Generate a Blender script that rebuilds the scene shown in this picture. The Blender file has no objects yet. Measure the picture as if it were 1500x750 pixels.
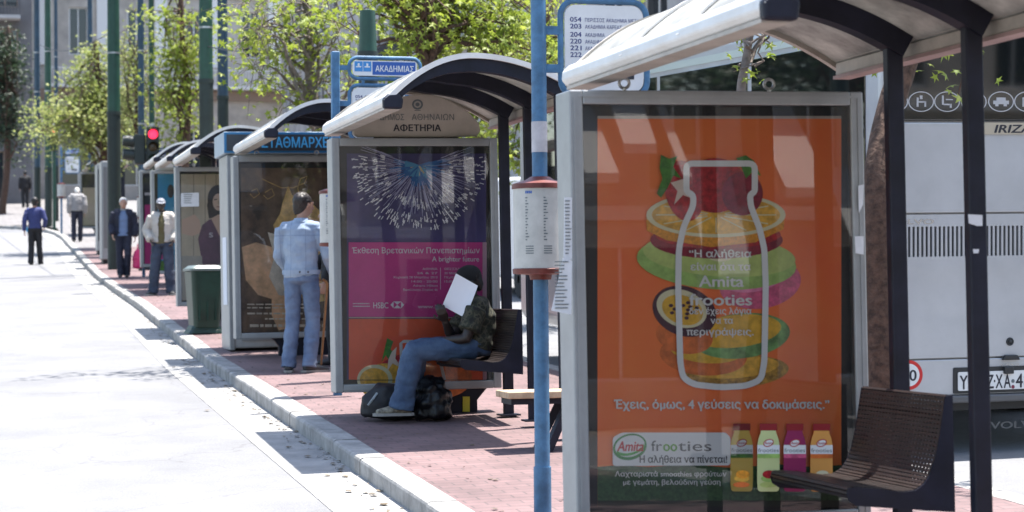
import bpy, math, random
from mathutils import Vector, Matrix, noise
import numpy as np
R = math.radians
SC = bpy.context.scene
COL = SC.collection

# ------------------------------------------------------------------ camera
F = 3000.0; HT = 1.66
ROLL = R(0.5)
YAW = math.atan(790.0/F)
PITCH = math.atan((432 - 790*math.tan(ROLL) - 375)/F)
fv = Vector((math.sin(YAW)*math.cos(PITCH), math.cos(YAW)*math.cos(PITCH), math.sin(PITCH)))
r0 = Vector((math.cos(YAW), -math.sin(YAW), 0)); u0 = r0.cross(fv)
rv = r0*math.cos(ROLL) - u0*math.sin(ROLL); uv = rv.cross(fv)
CAM = Vector((0, 0, HT))
cd = bpy.data.cameras.new('camera'); cam = bpy.data.objects.new('camera', cd); COL.objects.link(cam)
cam.matrix_world = Matrix(((rv.x, uv.x, -fv.x, 0), (rv.y, uv.y, -fv.y, 0), (rv.z, uv.z, -fv.z, HT), (0, 0, 0, 1)))
cd.sensor_width = 36; cd.sensor_fit = 'HORIZONTAL'; cd.lens = 36*F/1500
cd.clip_start = 0.1; cd.clip_end = 1500
cd.dof.use_dof = True; cd.dof.focus_distance = 13.0; cd.dof.aperture_fstop = 4.0
SC.camera = cam

# ------------------------------------------------------------------ world, sun, exposure
SUN_EL = R(76); SUN_DIR = Vector((1.0, 0.27, 0)).normalized()
W = bpy.data.worlds.new('World'); SC.world = W; W.use_nodes = True
wn = W.node_tree; bgn = wn.nodes['Background']
sky = wn.nodes.new('ShaderNodeTexSky'); sky.sky_type = 'NISHITA'; sky.sun_disc = False
sky.sun_elevation = SUN_EL; sky.sun_rotation = math.atan2(SUN_DIR.x, SUN_DIR.y)
sky.air_density = 1.2; sky.dust_density = 1.5; sky.ozone_density = 1.0
wn.links.new(sky.outputs[0], bgn.inputs['Color']); bgn.inputs['Strength'].default_value = 0.105
sd = bpy.data.lights.new('sun', 'SUN'); sd.energy = 4.2; sd.angle = R(0.5); sd.color = (1.0, 0.955, 0.89)
sun = bpy.data.objects.new('sun', sd); COL.objects.link(sun)
tosun = Vector((SUN_DIR.x*math.cos(SUN_EL), SUN_DIR.y*math.cos(SUN_EL), math.sin(SUN_EL)))
sun.rotation_euler = (-tosun).to_track_quat('-Z', 'Y').to_euler(); sun.location = (10, 10, 40)
SC.view_settings.view_transform = 'Standard'; SC.view_settings.look = 'None'
SC.view_settings.exposure = 1.8; SC.view_settings.gamma = 1.0; SC.view_settings.use_curve_mapping = False
SC.render.engine = 'CYCLES'
SC.cycles.use_denoising = True
SC.cycles.max_bounces = 8; SC.cycles.diffuse_bounces = 4; SC.cycles.glossy_bounces = 3
SC.cycles.transparent_max_bounces = 12; SC.cycles.transmission_bounces = 6
SC.cycles.caustics_reflective = False; SC.cycles.caustics_refractive = False
SC.cycles.sample_clamp_indirect = 6

# ------------------------------------------------------------------ the lie of the land
PROFILE = [(-80, -3.488), (0, 0), (40, 1.744), (46, 2.03), (52, 2.36), (60, 2.86), (67, 3.32), (85, 4.62), (105, 6.1), (170, 10.5)]
def zy(y):
    for (a, b), (c, d) in zip(PROFILE, PROFILE[1:]):
        if y <= c: return b + (d-b)*(y-a)/(c-a)
    return PROFILE[-1][1]
def g(x, y): return zy(y) + 0.019*(min(max(x, -3), 30) - 1.3)
def ray(px, py): return fv + rv*((px-750)/F) - uv*((py-375)/F)
def at(px, py, Y):
    d = ray(px, py); return CAM + d*(Y/d.y)
def atX(px, py, X):
    d = ray(px, py); return CAM + d*(X/d.x)

# ------------------------------------------------------------------ materials
def mat(name, col, rough=0.6, metal=0.0, var=0.0, vs=4.0, bump=0.0, bs=40.0, spec=0.5, col2=None, sub=None):
    m = bpy.data.materials.new(name); m.use_nodes = True
    nt = m.node_tree; b = nt.nodes['Principled BSDF']
    b.inputs['Base Color'].default_value = (*col, 1); b.inputs['Roughness'].default_value = rough
    b.inputs['Metallic'].default_value = metal
    b.inputs['Specular IOR Level'].default_value = spec
    tc = None
    if var > 0 or col2:
        tc = nt.nodes.new('ShaderNodeTexCoord')
        n = nt.nodes.new('ShaderNodeTexNoise'); n.inputs['Scale'].default_value = vs; n.inputs['Detail'].default_value = 6
        n.inputs['Roughness'].default_value = 0.65
        cr = nt.nodes.new('ShaderNodeValToRGB')
        c2 = col2 if col2 else tuple(min(1, c*(1+var)) for c in col)
        c1 = col if col2 else tuple(c*(1-var) for c in col)
        cr.color_ramp.elements[0].position = 0.36; cr.color_ramp.elements[1].position = 0.66
        cr.color_ramp.elements[0].color = (*c1, 1); cr.color_ramp.elements[1].color = (*c2, 1)
        nt.links.new(tc.outputs['Object'], n.inputs['Vector']); nt.links.new(n.outputs['Fac'], cr.inputs[0])
        nt.links.new(cr.outputs[0], b.inputs['Base Color'])
    if bump > 0:
        tc = tc or nt.nodes.new('ShaderNodeTexCoord')
        n2 = nt.nodes.new('ShaderNodeTexNoise'); n2.inputs['Scale'].default_value = bs; n2.inputs['Detail'].default_value = 4
        bp = nt.nodes.new('ShaderNodeBump'); bp.inputs['Strength'].default_value = bump; bp.inputs['Distance'].default_value = 0.01
        nt.links.new(tc.outputs['Object'], n2.inputs['Vector']); nt.links.new(n2.outputs['Fac'], bp.inputs['Height'])
        nt.links.new(bp.outputs[0], b.inputs['Normal'])
    return m
def flat(name, col, rough=0.55): return mat(name, col, rough)
def glass_pane(name, tint=(1, 1, 1), strength=1.7, dust=0.0):
    m = bpy.data.materials.new(name); m.use_nodes = True; nt = m.node_tree; nt.nodes.clear()
    out = nt.nodes.new('ShaderNodeOutputMaterial'); mx = nt.nodes.new('ShaderNodeMixShader')
    tr = nt.nodes.new('ShaderNodeBsdfTransparent'); tr.inputs[0].default_value = (*tint, 1)
    gl = nt.nodes.new('ShaderNodeBsdfGlossy'); gl.inputs['Roughness'].default_value = 0.012
    fr = nt.nodes.new('ShaderNodeFresnel'); fr.inputs['IOR'].default_value = 1.5
    mu = nt.nodes.new('ShaderNodeMath'); mu.operation = 'MULTIPLY'; mu.inputs[1].default_value = strength; mu.use_clamp = True
    nt.links.new(fr.outputs[0], mu.inputs[0]); nt.links.new(mu.outputs[0], mx.inputs[0])
    nt.links.new(tr.outputs[0], mx.inputs[1]); nt.links.new(gl.outputs[0], mx.inputs[2])
    nt.links.new(mx.outputs[0], out.inputs[0])
    return m
def leaf_mat(name, c1, c2, trans=0.55):
    m = bpy.data.materials.new(name); m.use_nodes = True; nt = m.node_tree; b = nt.nodes['Principled BSDF']
    oi = nt.nodes.new('ShaderNodeTexCoord'); n = nt.nodes.new('ShaderNodeTexNoise'); n.inputs['Scale'].default_value = 2.5; n.inputs['Detail'].default_value = 3
    cr = nt.nodes.new('ShaderNodeValToRGB'); cr.color_ramp.elements[0].position = .35; cr.color_ramp.elements[1].position = .65
    cr.color_ramp.elements[0].color = (*c1, 1); cr.color_ramp.elements[1].color = (*c2, 1)
    nt.links.new(oi.outputs['Object'], n.inputs['Vector']); nt.links.new(n.outputs['Fac'], cr.inputs[0])
    nt.links.new(cr.outputs[0], b.inputs['Base Color']); b.inputs['Roughness'].default_value = .5
    t = nt.nodes.new('ShaderNodeBsdfTranslucent'); nt.links.new(cr.outputs[0], t.inputs[0])
    mx = nt.nodes.new('ShaderNodeMixShader'); mx.inputs[0].default_value = trans
    nt.links.new(b.outputs[0], mx.inputs[1]); nt.links.new(t.outputs[0], mx.inputs[2])
    nt.links.new(mx.outputs[0], nt.nodes['Material Output'].inputs[0])
    return m

# ------------------------------------------------------------------ objects, labels
def tag(o, label=None, cat=None, group=None, kind=None):
    if label: o['label'] = label
    if cat: o['category'] = cat
    if group: o['group'] = group
    if kind: o['kind'] = kind
    return o
def empty(name, loc=(0, 0, 0), rot=(0, 0, 0), label=None, cat=None, group=None):
    o = bpy.data.objects.new(name, None); COL.objects.link(o); o.location = loc; o.rotation_euler = rot
    o.empty_display_size = .2
    return tag(o, label, cat, group)
def dup(o, parent=None):
    c = o.copy(); COL.objects.link(c)
    if parent is not None:
        mi = o.matrix_parent_inverse.copy(); c.parent = parent; c.matrix_parent_inverse = mi
    for ch in list(o.children): dup(ch, c)
    return c
def kids(o):
    r = [o]
    for c in o.children: r += kids(c)
    return r

class MB:
    """collects shapes, then links them as ONE mesh object"""
    def __init__(s): s.v = []; s.f = []; s.mi = []; s.mats = []; s.cur = 0
    def use(s, m):
        if m not in s.mats: s.mats.append(m)
        s.cur = s.mats.index(m); return s
    def add(s, vs, fs):
        o = len(s.v); s.v += [tuple(v) for v in vs]
        for f in fs: s.f.append([i+o for i in f]); s.mi.append(s.cur)
        return s
    def box(s, x0, x1, y0, y1, z0, z1, M=None):
        vs = [Vector((x, y, z)) for z in (z0, z1) for y in (y0, y1) for x in (x0, x1)]
        if M is not None: vs = [M @ v for v in vs]
        return s.add(vs, [(0, 2, 3, 1), (4, 5, 7, 6), (0, 1, 5, 4), (1, 3, 7, 5), (3, 2, 6, 7), (2, 0, 4, 6)])
    def bar(s, a, b, w, h=None, up=(0, 0, 1)):
        a = Vector(a); b = Vector(b); d = (b-a); L = d.length; d.normalize(); up = Vector(up)
        if abs(d.dot(up)) > .99: up = Vector((0, 1, 0))
        x = d.cross(up).normalized(); z = x.cross(d); h = h or w
        M = Matrix((( x.x, d.x, z.x, a.x), (x.y, d.y, z.y, a.y), (x.z, d.z, z.z, a.z), (0, 0, 0, 1)))
        return s.box(-w/2, w/2, 0, L, -h/2, h/2, M)
    def prism(s, poly, axis, a, b):
        """poly in the two other axes (order x,y,z), pushed from a to b along axis"""
        n = len(poly)
        def P(p, t):
            return {'x': (t, p[0], p[1]), 'y': (p[0], t, p[1]), 'z': (p[0], p[1], t)}[axis]
        vs = [P(p, a) for p in poly] + [P(p, b) for p in poly]
        fs = [list(range(n))[::-1], list(range(n, 2*n))] + [(i, (i+1) % n, n+(i+1) % n, n+i) for i in range(n)]
        return s.add(vs, fs)
    def loft(s, pts, rad, seg=14, ref=(1, 0, 0), cap=True, rnd=0.45):
        pts = [Vector(p) for p in pts]; rad = [(r, r) if not isinstance(r, (tuple, list)) else r for r in rad]
        ref = Vector(ref); vs = []; fs = []; n = len(pts)
        for i, p in enumerate(pts):
            t = (pts[min(i+1, n-1)] - pts[max(i-1, 0)]).normalized()
            a = ref - t*ref.dot(t)
            if a.length < 1e-3: a = Vector((0, 1, 0)) - t*t.y
            a.normalize(); b = t.cross(a)
            for k in range(seg):
                th = 2*math.pi*k/seg
                vs.append(p + a*(rad[i][0]*math.cos(th)) + b*(rad[i][1]*math.sin(th)))
        for i in range(n-1):
            for k in range(seg):
                k2 = (k+1) % seg
                fs.append((i*seg+k, i*seg+k2, (i+1)*seg+k2, (i+1)*seg+k))
        if cap:
            t0 = (pts[0]-pts[1]).normalized(); t1 = (pts[-1]-pts[-2]).normalized()
            c0 = len(vs); vs.append(pts[0] + t0*min(rad[0])*rnd); vs.append(pts[-1] + t1*min(rad[-1])*rnd)
            for k in range(seg):
                k2 = (k+1) % seg
                fs.append((c0, k2, k)); fs.append((c0+1, (n-1)*seg+k, (n-1)*seg+k2))
        return s.add(vs, fs)
    def tube(s, pts, r, seg=12, **k): return s.loft(pts, [r]*len(pts), seg, rnd=0.0, **k)
    def ellipsoid(s, c, r, seg=16, rings=10, M=None):
        c = Vector(c); vs = []; fs = []
        for i in range(rings+1):
            ph = math.pi*i/rings
            for k in range(seg):
                th = 2*math.pi*k/seg
                v = Vector((r[0]*math.sin(ph)*math.cos(th), r[1]*math.sin(ph)*math.sin(th), r[2]*math.cos(ph)))
                vs.append(c + (M @ v if M is not None else v))
        for i in range(rings):
            for k in range(seg):
                k2 = (k+1) % seg
                fs.append((i*seg+k, (i+1)*seg+k, (i+1)*seg+k2, i*seg+k2))
        return s.add(vs, fs)
    def lathe(s, prof, c=(0, 0, 0), seg=24):
        """prof: (radius, z) from the bottom up"""
        vs = []; fs = []; n = len(prof)
        for r, z in prof:
            for k in range(seg):
                th = 2*math.pi*k/seg; vs.append((c[0]+r*math.cos(th), c[1]+r*math.sin(th), c[2]+z))
        for i in range(n-1):
            for k in range(seg):
                k2 = (k+1) % seg; fs.append((i*seg+k, i*seg+k2, (i+1)*seg+k2, (i+1)*seg+k))
        fs.append(list(range(seg))[::-1]); fs.append([(n-1)*seg+k for k in range(seg)])
        return s.add(vs, fs)
    def torus(s, c, R_, r, ax=(0, 1, 0), seg=24, sr=8):
        c = Vector(c); ax = Vector(ax).normalized(); a = ax.orthogonal().normalized(); b = ax.cross(a); vs = []; fs = []
        for i in range(seg):
            t = 2*math.pi*i/seg; d = a*math.cos(t)+b*math.sin(t)
            for k in range(sr):
                p = 2*math.pi*k/sr; vs.append(c + d*(R_+r*math.cos(p)) + ax*(r*math.sin(p)))
        for i in range(seg):
            for k in range(sr):
                fs.append((i*sr+k, ((i+1) % seg)*sr+k, ((i+1) % seg)*sr+(k+1) % sr, i*sr+(k+1) % sr))
        return s.add(vs, fs)
    def mesh(s, name):
        me = bpy.data.meshes.new(name); me.from_pydata(s.v, [], s.f)
        for m in s.mats: me.materials.append(m)
        me.polygons.foreach_set('material_index', s.mi); me.update(); return me
    def build(s, name, m=None, parent=None, smooth=False, bev=0, angle=35, fixn=False):
        if m is not None and not s.mats: s.mats.append(m)
        me = s.mesh(name)
        if fixn:
            import bmesh
            bm = bmesh.new(); bm.from_mesh(me); bmesh.ops.recalc_face_normals(bm, faces=bm.faces); bm.to_mesh(me); bm.free()
        o = bpy.data.objects.new(name, me); COL.objects.link(o)
        if parent is not None: o.parent = parent
        if smooth:
            me.polygons.foreach_set('use_smooth', [True]*len(me.polygons))
            if angle < 180: me.set_sharp_from_angle(angle=R(angle))
        if bev:
            b = o.modifiers.new('bevel', 'BEVEL'); b.width = bev; b.segments = 2; b.limit_method = 'ANGLE'; b.angle_limit = R(40)
        return o

from mathutils.geometry import delaunay_2d_cdt
TEXT_CACHE = {}
def glyph_outlines(s, res):
    c = bpy.data.curves.new('text', 'FONT'); c.body = s; c.size = 1; c.resolution_u = res
    o = bpy.data.objects.new('text', c); COL.objects.link(o)
    cu = o.to_curve(bpy.context.evaluated_depsgraph_get()); loops = []
    for sp in cu.splines:
        P = sp.bezier_points; n = len(P); L = []
        for i in range(n):
            a = P[i]; b = P[(i+1) % n]
            p0, p1, p2, p3 = a.co, a.handle_right, b.co, b.handle_left
            straight = (p1-p0).cross(p2-p0).length < 1e-5 and (p3-p0).cross(p2-p0).length < 1e-5
            k = 1 if straight else res
            for j in range(k):
                t = j/k; q = p0*(1-t)**3 + p1*(3*t*(1-t)**2) + p3*(3*t*t*(1-t)) + p2*t**3
                L.append((q.x, q.y))
        if len(L) > 2: loops.append(L)
    o.to_curve_clear(); bpy.data.objects.remove(o); bpy.data.curves.remove(c)
    return loops
def text_shape(s, bold=0.0, shear=0.0, res=4):
    """filled letters: every contour is triangulated and kept where the winding is not zero"""
    key = (s, bold, shear, res)
    if key in TEXT_CACHE: return TEXT_CACHE[key]
    V = []; T = []
    x = 0.0
    base = glyph_outlines(s, res)
    # neighbouring contours are handled together only where they overlap
    items = []
    for L in base:
        lo = min(p[0] for p in L); hi = max(p[0] for p in L); items.append([lo-bold, hi+bold, [L]])
    items.sort(key=lambda q: q[0]); groups = []
    for it in items:
        if groups and it[0] < groups[-1][1]: groups[-1][1] = max(groups[-1][1], it[1]); groups[-1][2] += it[2]
        else: groups.append(it)
    for lo, hi, loops in groups:
        allL = []
        for dx, dy in (((-bold, 0), (bold, 0), (0, -bold*.6), (0, bold*.6)) if bold else ((0, 0),)):
            for L in loops: allL.append([(p[0]+dx, p[1]+dy) for p in L])
        vs = []; es = []
        for L in allL:
            o = len(vs); n = len(L); vs += [Vector(p) for p in L]; es += [(o+i, o+(i+1) % n) for i in range(n)]
        v2, e2, f2, _, _, _ = delaunay_2d_cdt(vs, es, [], 0, 1e-6, False)
        if not f2: continue
        cen = np.array([[sum(v2[i].x for i in f)/len(f), sum(v2[i].y for i in f)/len(f)] for f in f2])
        w = np.zeros(len(cen), int)
        for L in allL:
            A = np.array(L); B = np.roll(A, -1, 0); wl = np.zeros(len(cen), int)
            for (ax, ay), (bx, by) in zip(A, B):
                cr = (bx-ax)*(cen[:, 1]-ay) - (cen[:, 0]-ax)*(by-ay)
                wl += ((ay <= cen[:, 1]) & (by > cen[:, 1]) & (cr > 0)).astype(int) - ((ay > cen[:, 1]) & (by <= cen[:, 1]) & (cr < 0)).astype(int)
            w += wl
        o = len(V); V += [(v.x + shear*v.y, v.y) for v in v2]
        for f, k in zip(f2, w):
            if k != 0: T.append([i+o for i in f])
    TEXT_CACHE[key] = (V, T); return V, T
def text_on(mb, m, s, O, U, V, x0, x1, base, h=None, bold=0.0, shear=0.0):
    """writes s so that it spans x0..x1 along U with baseline at base along V (O origin); h = capital height"""
    vs, fs = text_shape(s, bold, shear)
    if not vs: return
    a = min(v[0] for v in vs); b = max(v[0] for v in vs); sx = (x1-x0)/(b-a); sy = (h/0.729) if h else abs(sx)
    O = Vector(O); U = Vector(U); V = Vector(V)
    mb.use(m); mb.add([O + U*(x0+(v[0]-a)*sx) + V*(base+v[1]*sy) for v in vs], fs)

def remesh(mb, name, m, parent, voxel, smooth=2, crumple=0.0, cs=9.0, seed=0, stretch=(1, 1, 1), keep=None):
    me = mb.mesh(name+'_raw'); o = bpy.data.objects.new(name, me); COL.objects.link(o)
    md = o.modifiers.new('r', 'REMESH'); md.mode = 'VOXEL'; md.voxel_size = voxel
    if smooth:
        sm = o.modifiers.new('s', 'SMOOTH'); sm.iterations = smooth; sm.factor = .5
    dg = bpy.context.evaluated_depsgraph_get()
    me2 = bpy.data.meshes.new_from_object(o.evaluated_get(dg)); o.modifiers.clear(); o.data = me2; bpy.data.meshes.remove(me)
    me2.name = name
    me2.materials.clear()
    for q in (m if isinstance(m, list) else [m]): me2.materials.append(q)
    if crumple:
        off = Vector((seed*3.7, seed*1.3, 0)); ns = [v.normal.copy() for v in me2.vertices]
        for v, n in zip(me2.vertices, ns):
            p = Vector((v.co.x*stretch[0], v.co.y*stretch[1], v.co.z*stretch[2]))*cs + off
            q = noise.noise(p) + .5*noise.noise(p*2.3)
            v.co += n*(q*crumple)
    if keep:
        import bmesh
        bm = bmesh.new(); bm.from_mesh(me2)
        bmesh.ops.delete(bm, geom=[f for f in bm.faces if not keep(f.calc_center_median(), f.normal)], context='FACES')
        bm.to_mesh(me2); bm.free()
    me2.polygons.foreach_set('use_smooth', [True]*len(me2.polygons))
    if parent is not None: o.parent = parent
    return o
# ------------------------------------------------------------------ shared materials
M = {}
M['alu'] = mat('aluminium frame', (.29, .30, .305), .42, .3, var=.09, vs=5)
M['navy'] = mat('dark navy paint', (.009, .010, .020), .5, var=.35, vs=6, spec=.3)
M['black'] = mat('black backing', (.008, .009, .011), .5)
M['white_shell'] = mat('white fibreglass', (.74, .73, .71), .4, var=.08, vs=5, col2=(.66, .63, .59))
M['beige'] = mat('dirty beige board', (.42, .38, .33), .6, var=.14, vs=7)
M['blue'] = mat('pole blue paint', (.055, .15, .27), .55, var=.32, vs=9)
M['steel'] = mat('bare steel', (.45, .45, .45), .35, .8)
M['bench'] = mat('brown black slat metal', (.030, .023, .022), .36, var=.2, vs=12)
M['pgreen'] = mat('dark green pole paint', (.012, .055, .034), .5, var=.2, vs=4)
M['pdark'] = mat('dark base paint', (.012, .022, .018), .6, var=.2, vs=4)
M['pblue'] = mat('blue grey pole paint', (.02, .05, .08), .5, var=.2, vs=4)
M['glass'] = glass_pane('poster glass', (1, 1, 1), 1.75)
M['white'] = flat('white print', (.8, .8, .8))
M['paper'] = mat('paper', (.78, .78, .8), .7)
M['ink'] = flat('dark ink', (.02, .02, .03))
M['inkblue'] = flat('blue ink', (.02, .03, .16))
M['concrete'] = mat('kerb concrete', (.27, .262, .25), .8, var=.28, vs=5, bump=.4, bs=60)
M['bark'] = mat('bark', (.082, .047, .032), .9, var=.5, vs=22, bump=1.0, bs=35)
M['barkgrey'] = mat('grey bark', (.17, .14, .12), .9, var=.3, vs=14, bump=.8, bs=40)
M['win'] = mat('window glass', (.02, .024, .03), .06, spec=.7)

def tile_material(name, c1, c2, mortar, sx, sy, scale=1.0, ms=.012, rough=.75, dirt=.35):
    m = bpy.data.materials.new(name); m.use_nodes = True; nt = m.node_tree; b = nt.nodes['Principled BSDF']
    tc = nt.nodes.new('ShaderNodeTexCoord'); br = nt.nodes.new('ShaderNodeTexBrick')
    br.inputs['Scale'].default_value = scale; br.inputs['Brick Width'].default_value = sx; br.inputs['Row Height'].default_value = sy
    br.inputs['Mortar Size'].default_value = ms; br.inputs['Mortar Smooth'].default_value = .3
    br.inputs['Color1'].default_value = (*c1, 1); br.inputs['Color2'].default_value = (*c2, 1); br.inputs['Mortar'].default_value = (*mortar, 1)
    n = nt.nodes.new('ShaderNodeTexNoise'); n.inputs['Scale'].default_value = 1.6; n.inputs['Detail'].default_value = 8; n.inputs['Roughness'].default_value = .7
    cr = nt.nodes.new('ShaderNodeValToRGB'); cr.color_ramp.elements[0].position = .3; cr.color_ramp.elements[1].position = .7
    cr.color_ramp.elements[0].color = (1-dirt, 1-dirt, 1-dirt, 1); cr.color_ramp.elements[1].color = (1.08, 1.06, 1.06, 1)
    mx = nt.nodes.new('ShaderNodeMixRGB'); mx.blend_type = 'MULTIPLY'; mx.inputs[0].default_value = 1
    bp = nt.nodes.new('ShaderNodeBump'); bp.inputs['Strength'].default_value = .35; bp.inputs['Distance'].default_value = .006; bp.invert = True
    L = nt.links.new
    L(tc.outputs['Object'], br.inputs['Vector']); L(tc.outputs['Object'], n.inputs['Vector']); L(n.outputs['Fac'], cr.inputs[0])
    L(br.outputs['Color'], mx.inputs[1]); L(cr.outputs[0], mx.inputs[2]); L(mx.outputs[0], b.inputs['Base Color'])
    L(br.outputs['Fac'], bp.inputs['Height']); L(bp.outputs[0], b.inputs['Normal']); b.inputs['Roughness'].default_value = rough
    return m
M['paving'] = tile_material('red paving', (.195, .122, .122), (.165, .106, .106), (.115, .083, .083), .20, .10, 1.0, .007, dirt=.45)
M['slab'] = tile_material('grey slabs', (.20, .19, .19), (.17, .165, .165), (.11, .1, .1), .5, .5, 1.0, .012)

def asphalt(name, col):
    m = mat(name, col, .85, var=.12, vs=.9, bump=.6, bs=160)
    nt = m.node_tree; b = nt.nodes['Principled BSDF']
    src = b.inputs['Base Color'].links[0].from_socket
    tc = nt.nodes.new('ShaderNodeTexCoord')
    n = nt.nodes.new('ShaderNodeTexNoise'); n.inputs['Scale'].default_value = 90; n.inputs['Detail'].default_value = 3
    cr = nt.nodes.new('ShaderNodeValToRGB'); cr.color_ramp.elements[0].position = .3; cr.color_ramp.elements[1].position = .7
    cr.color_ramp.elements[0].color = (.8, .8, .8, 1); cr.color_ramp.elements[1].color = (1.1, 1.1, 1.1, 1)
    v = nt.nodes.new('ShaderNodeTexVoronoi'); v.feature = 'DISTANCE_TO_EDGE'; v.inputs['Scale'].default_value = .55
    n3 = nt.nodes.new('ShaderNodeTexNoise'); n3.inputs['Scale'].default_value = 1.2; n3.inputs['Detail'].default_value = 6
    ad = nt.nodes.new('ShaderNodeVectorMath'); ad.operation = 'ADD'
    c2 = nt.nodes.new('ShaderNodeValToRGB'); c2.color_ramp.elements[0].position = .0; c2.color_ramp.elements[1].position = .006
    c2.color_ramp.elements[0].color = (.62, .6, .6, 1); c2.color_ramp.elements[1].color = (1, 1, 1, 1)
    m1 = nt.nodes.new('ShaderNodeMixRGB'); m1.blend_type = 'MULTIPLY'; m1.inputs[0].default_value = 1
    m2 = nt.nodes.new('ShaderNodeMixRGB'); m2.blend_type = 'MULTIPLY'; m2.inputs[0].default_value = .6
    L = nt.links.new
    L(tc.outputs['Object'], n.inputs['Vector']); L(n.outputs['Fac'], cr.inputs[0])
    L(tc.outputs['Object'], n3.inputs['Vector']); L(tc.outputs['Object'], ad.inputs[0]); L(n3.outputs['Color'], ad.inputs[1]); L(ad.outputs[0], v.inputs['Vector'])
    L(v.outputs['Distance'], c2.inputs[0])
    L(src, m1.inputs[1]); L(cr.outputs[0], m1.inputs[2]); L(m1.outputs[0], m2.inputs[1]); L(c2.outputs[0], m2.inputs[2]); L(m2.outputs[0], b.inputs['Base Color'])
    return m
M['asphalt'] = asphalt('sun bleached asphalt', (.178, .179, .186))
M['gutter'] = mat('gutter concrete', (.26, .255, .248), .8, var=.18, vs=3.2, bump=.4, bs=90)
M['earth'] = mat('earth', (.2, .17, .14), .9, var=.2, vs=1)

# ------------------------------------------------------------------ ground, roads, pavement, kerbs
KERB = [(2.40, -12), (2.40, 22), (2.50, 28), (2.62, 34.4), (2.68, 47), (2.85, 61), (2.90, 70), (2.80, 74), (2.45, 77.3), (1.9, 79.2), (1.0, 80.6), (-2, 82), (-10, 83)]
def kx(y):
    for (a, b), (c, d) in zip(KERB, KERB[1:]):
        if y <= d: return a + (c-a)*(y-b)/(d-b)
    return -10
YS = sorted(set([-12+0.5*i for i in range(0, 170)] + [72.5+.25*i for i in range(42)] + [83]))
def sheet(name, lo, hi, ys, dz, m, nx=4, kind='structure', zfun=g):
    mb = MB(); n = nx+1; vs = []; fs = []
    for y in ys:
        a = lo(y); b = hi(y)
        for i in range(n):
            x = a+(b-a)*i/nx; vs.append((x, y, zfun(x, y)+dz))
    for j in range(len(ys)-1):
        for i in range(nx): fs.append((j*n+i, j*n+i+1, (j+1)*n+i+1, (j+1)*n+i))
    mb.add(vs, fs); o = mb.build(name, m); o['kind'] = kind; return o
sheet('ground', lambda y: -400, lambda y: 500, [-300, -80, 0, 20, 40, 46, 52, 60, 67, 85, 105, 170, 700], -.45, M['earth'], 40, zfun=lambda x, y: zy(min(y, 170)) + .019*(min(max(x, -3), 30)-1.3))
sheet('road', lambda y: -12, lambda y: kx(y)+.02, YS, -.115, M['asphalt'], 8)
sheet('gutter', lambda y: kx(y)-.42, lambda y: kx(y)+.01, [y for y in YS if y < 76], -.111, M['gutter'], 2)
Y2 = sorted(set(YS + [84+2*i for i in range(30)]))
KW = .17
def kin(y): return kx(y)+KW + (0 if y < 74 else (y-74)*.12)
sheet('pavement', lambda y: kin(y)-.003, lambda y: 5.35, [y for y in Y2 if y <= 62], 0, M['paving'], 6)
sheet('pavement_beyond', lambda y: max(kin(y)-.003, -14), lambda y: 5.35, [62]+[y for y in Y2 if y > 62], 0, M['slab'], 6)
sheet('pavement_right', lambda y: 12.6, lambda y: 16.5, Y2, 0, M['slab'], 2)
sheet('road_right', lambda y: 5.34, lambda y: 12.62, Y2, -.14, M['asphalt'], 4)
def kerb_strip(name, path, w, side, ylo, yhi):
    """stones one metre long with a joint between them, standing 14 cm above the road"""
    mb = MB(); rnd = random.Random(5)
    P = [Vector((x, y, 0)) for x, y in path]; L = []
    for a, b in zip(P, P[1:]):
        n = max(1, int((b-a).length/0.25))
        for i in range(n): L.append(a.lerp(b, i/n))
    L.append(P[-1])
    step = 4
    for i in range(0, len(L)-step, step):
        a = L[i]; b = L[i+step]
        if not (ylo <= a.y <= yhi): continue
        d = (b-a).normalized(); n = Vector((d.y, -d.x, 0))*side
        a2 = a + d*.006; b2 = b - d*.006; dz = rnd.uniform(-.004, .004); dx = rnd.uniform(-.004, .004)
        vs = []
        for p in (a2, b2):
            prof = [(0+dx, -.2), (0+dx, -.022), (.006+dx, -.008), (.022+dx, .0), (w, 0.0), (w, -.2)]
            for u, z in prof:
                q = p + n*u; vs.append((q.x, q.y, g(q.x, q.y)+z+dz+.004))
        m = 6; fs = [(k, k+1, m+k+1, m+k) for k in range(m-1)] + [tuple(range(m))[::-1], tuple(range(m, 2*m))]
        mb.add(vs, fs)
    o = mb.build(name, M['concrete'], fixn=True); o['kind'] = 'structure'; return o
kerb_strip('kerb', KERB, KW, 1, -12, 83)
kerb_strip('kerb_right', [(5.53, -12), (5.53, 130)], .18, -1, -12, 130)
kerb_strip('kerb_opposite', [(12.42, -12), (12.42, 130)], .18, 1, -12, 130)

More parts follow.
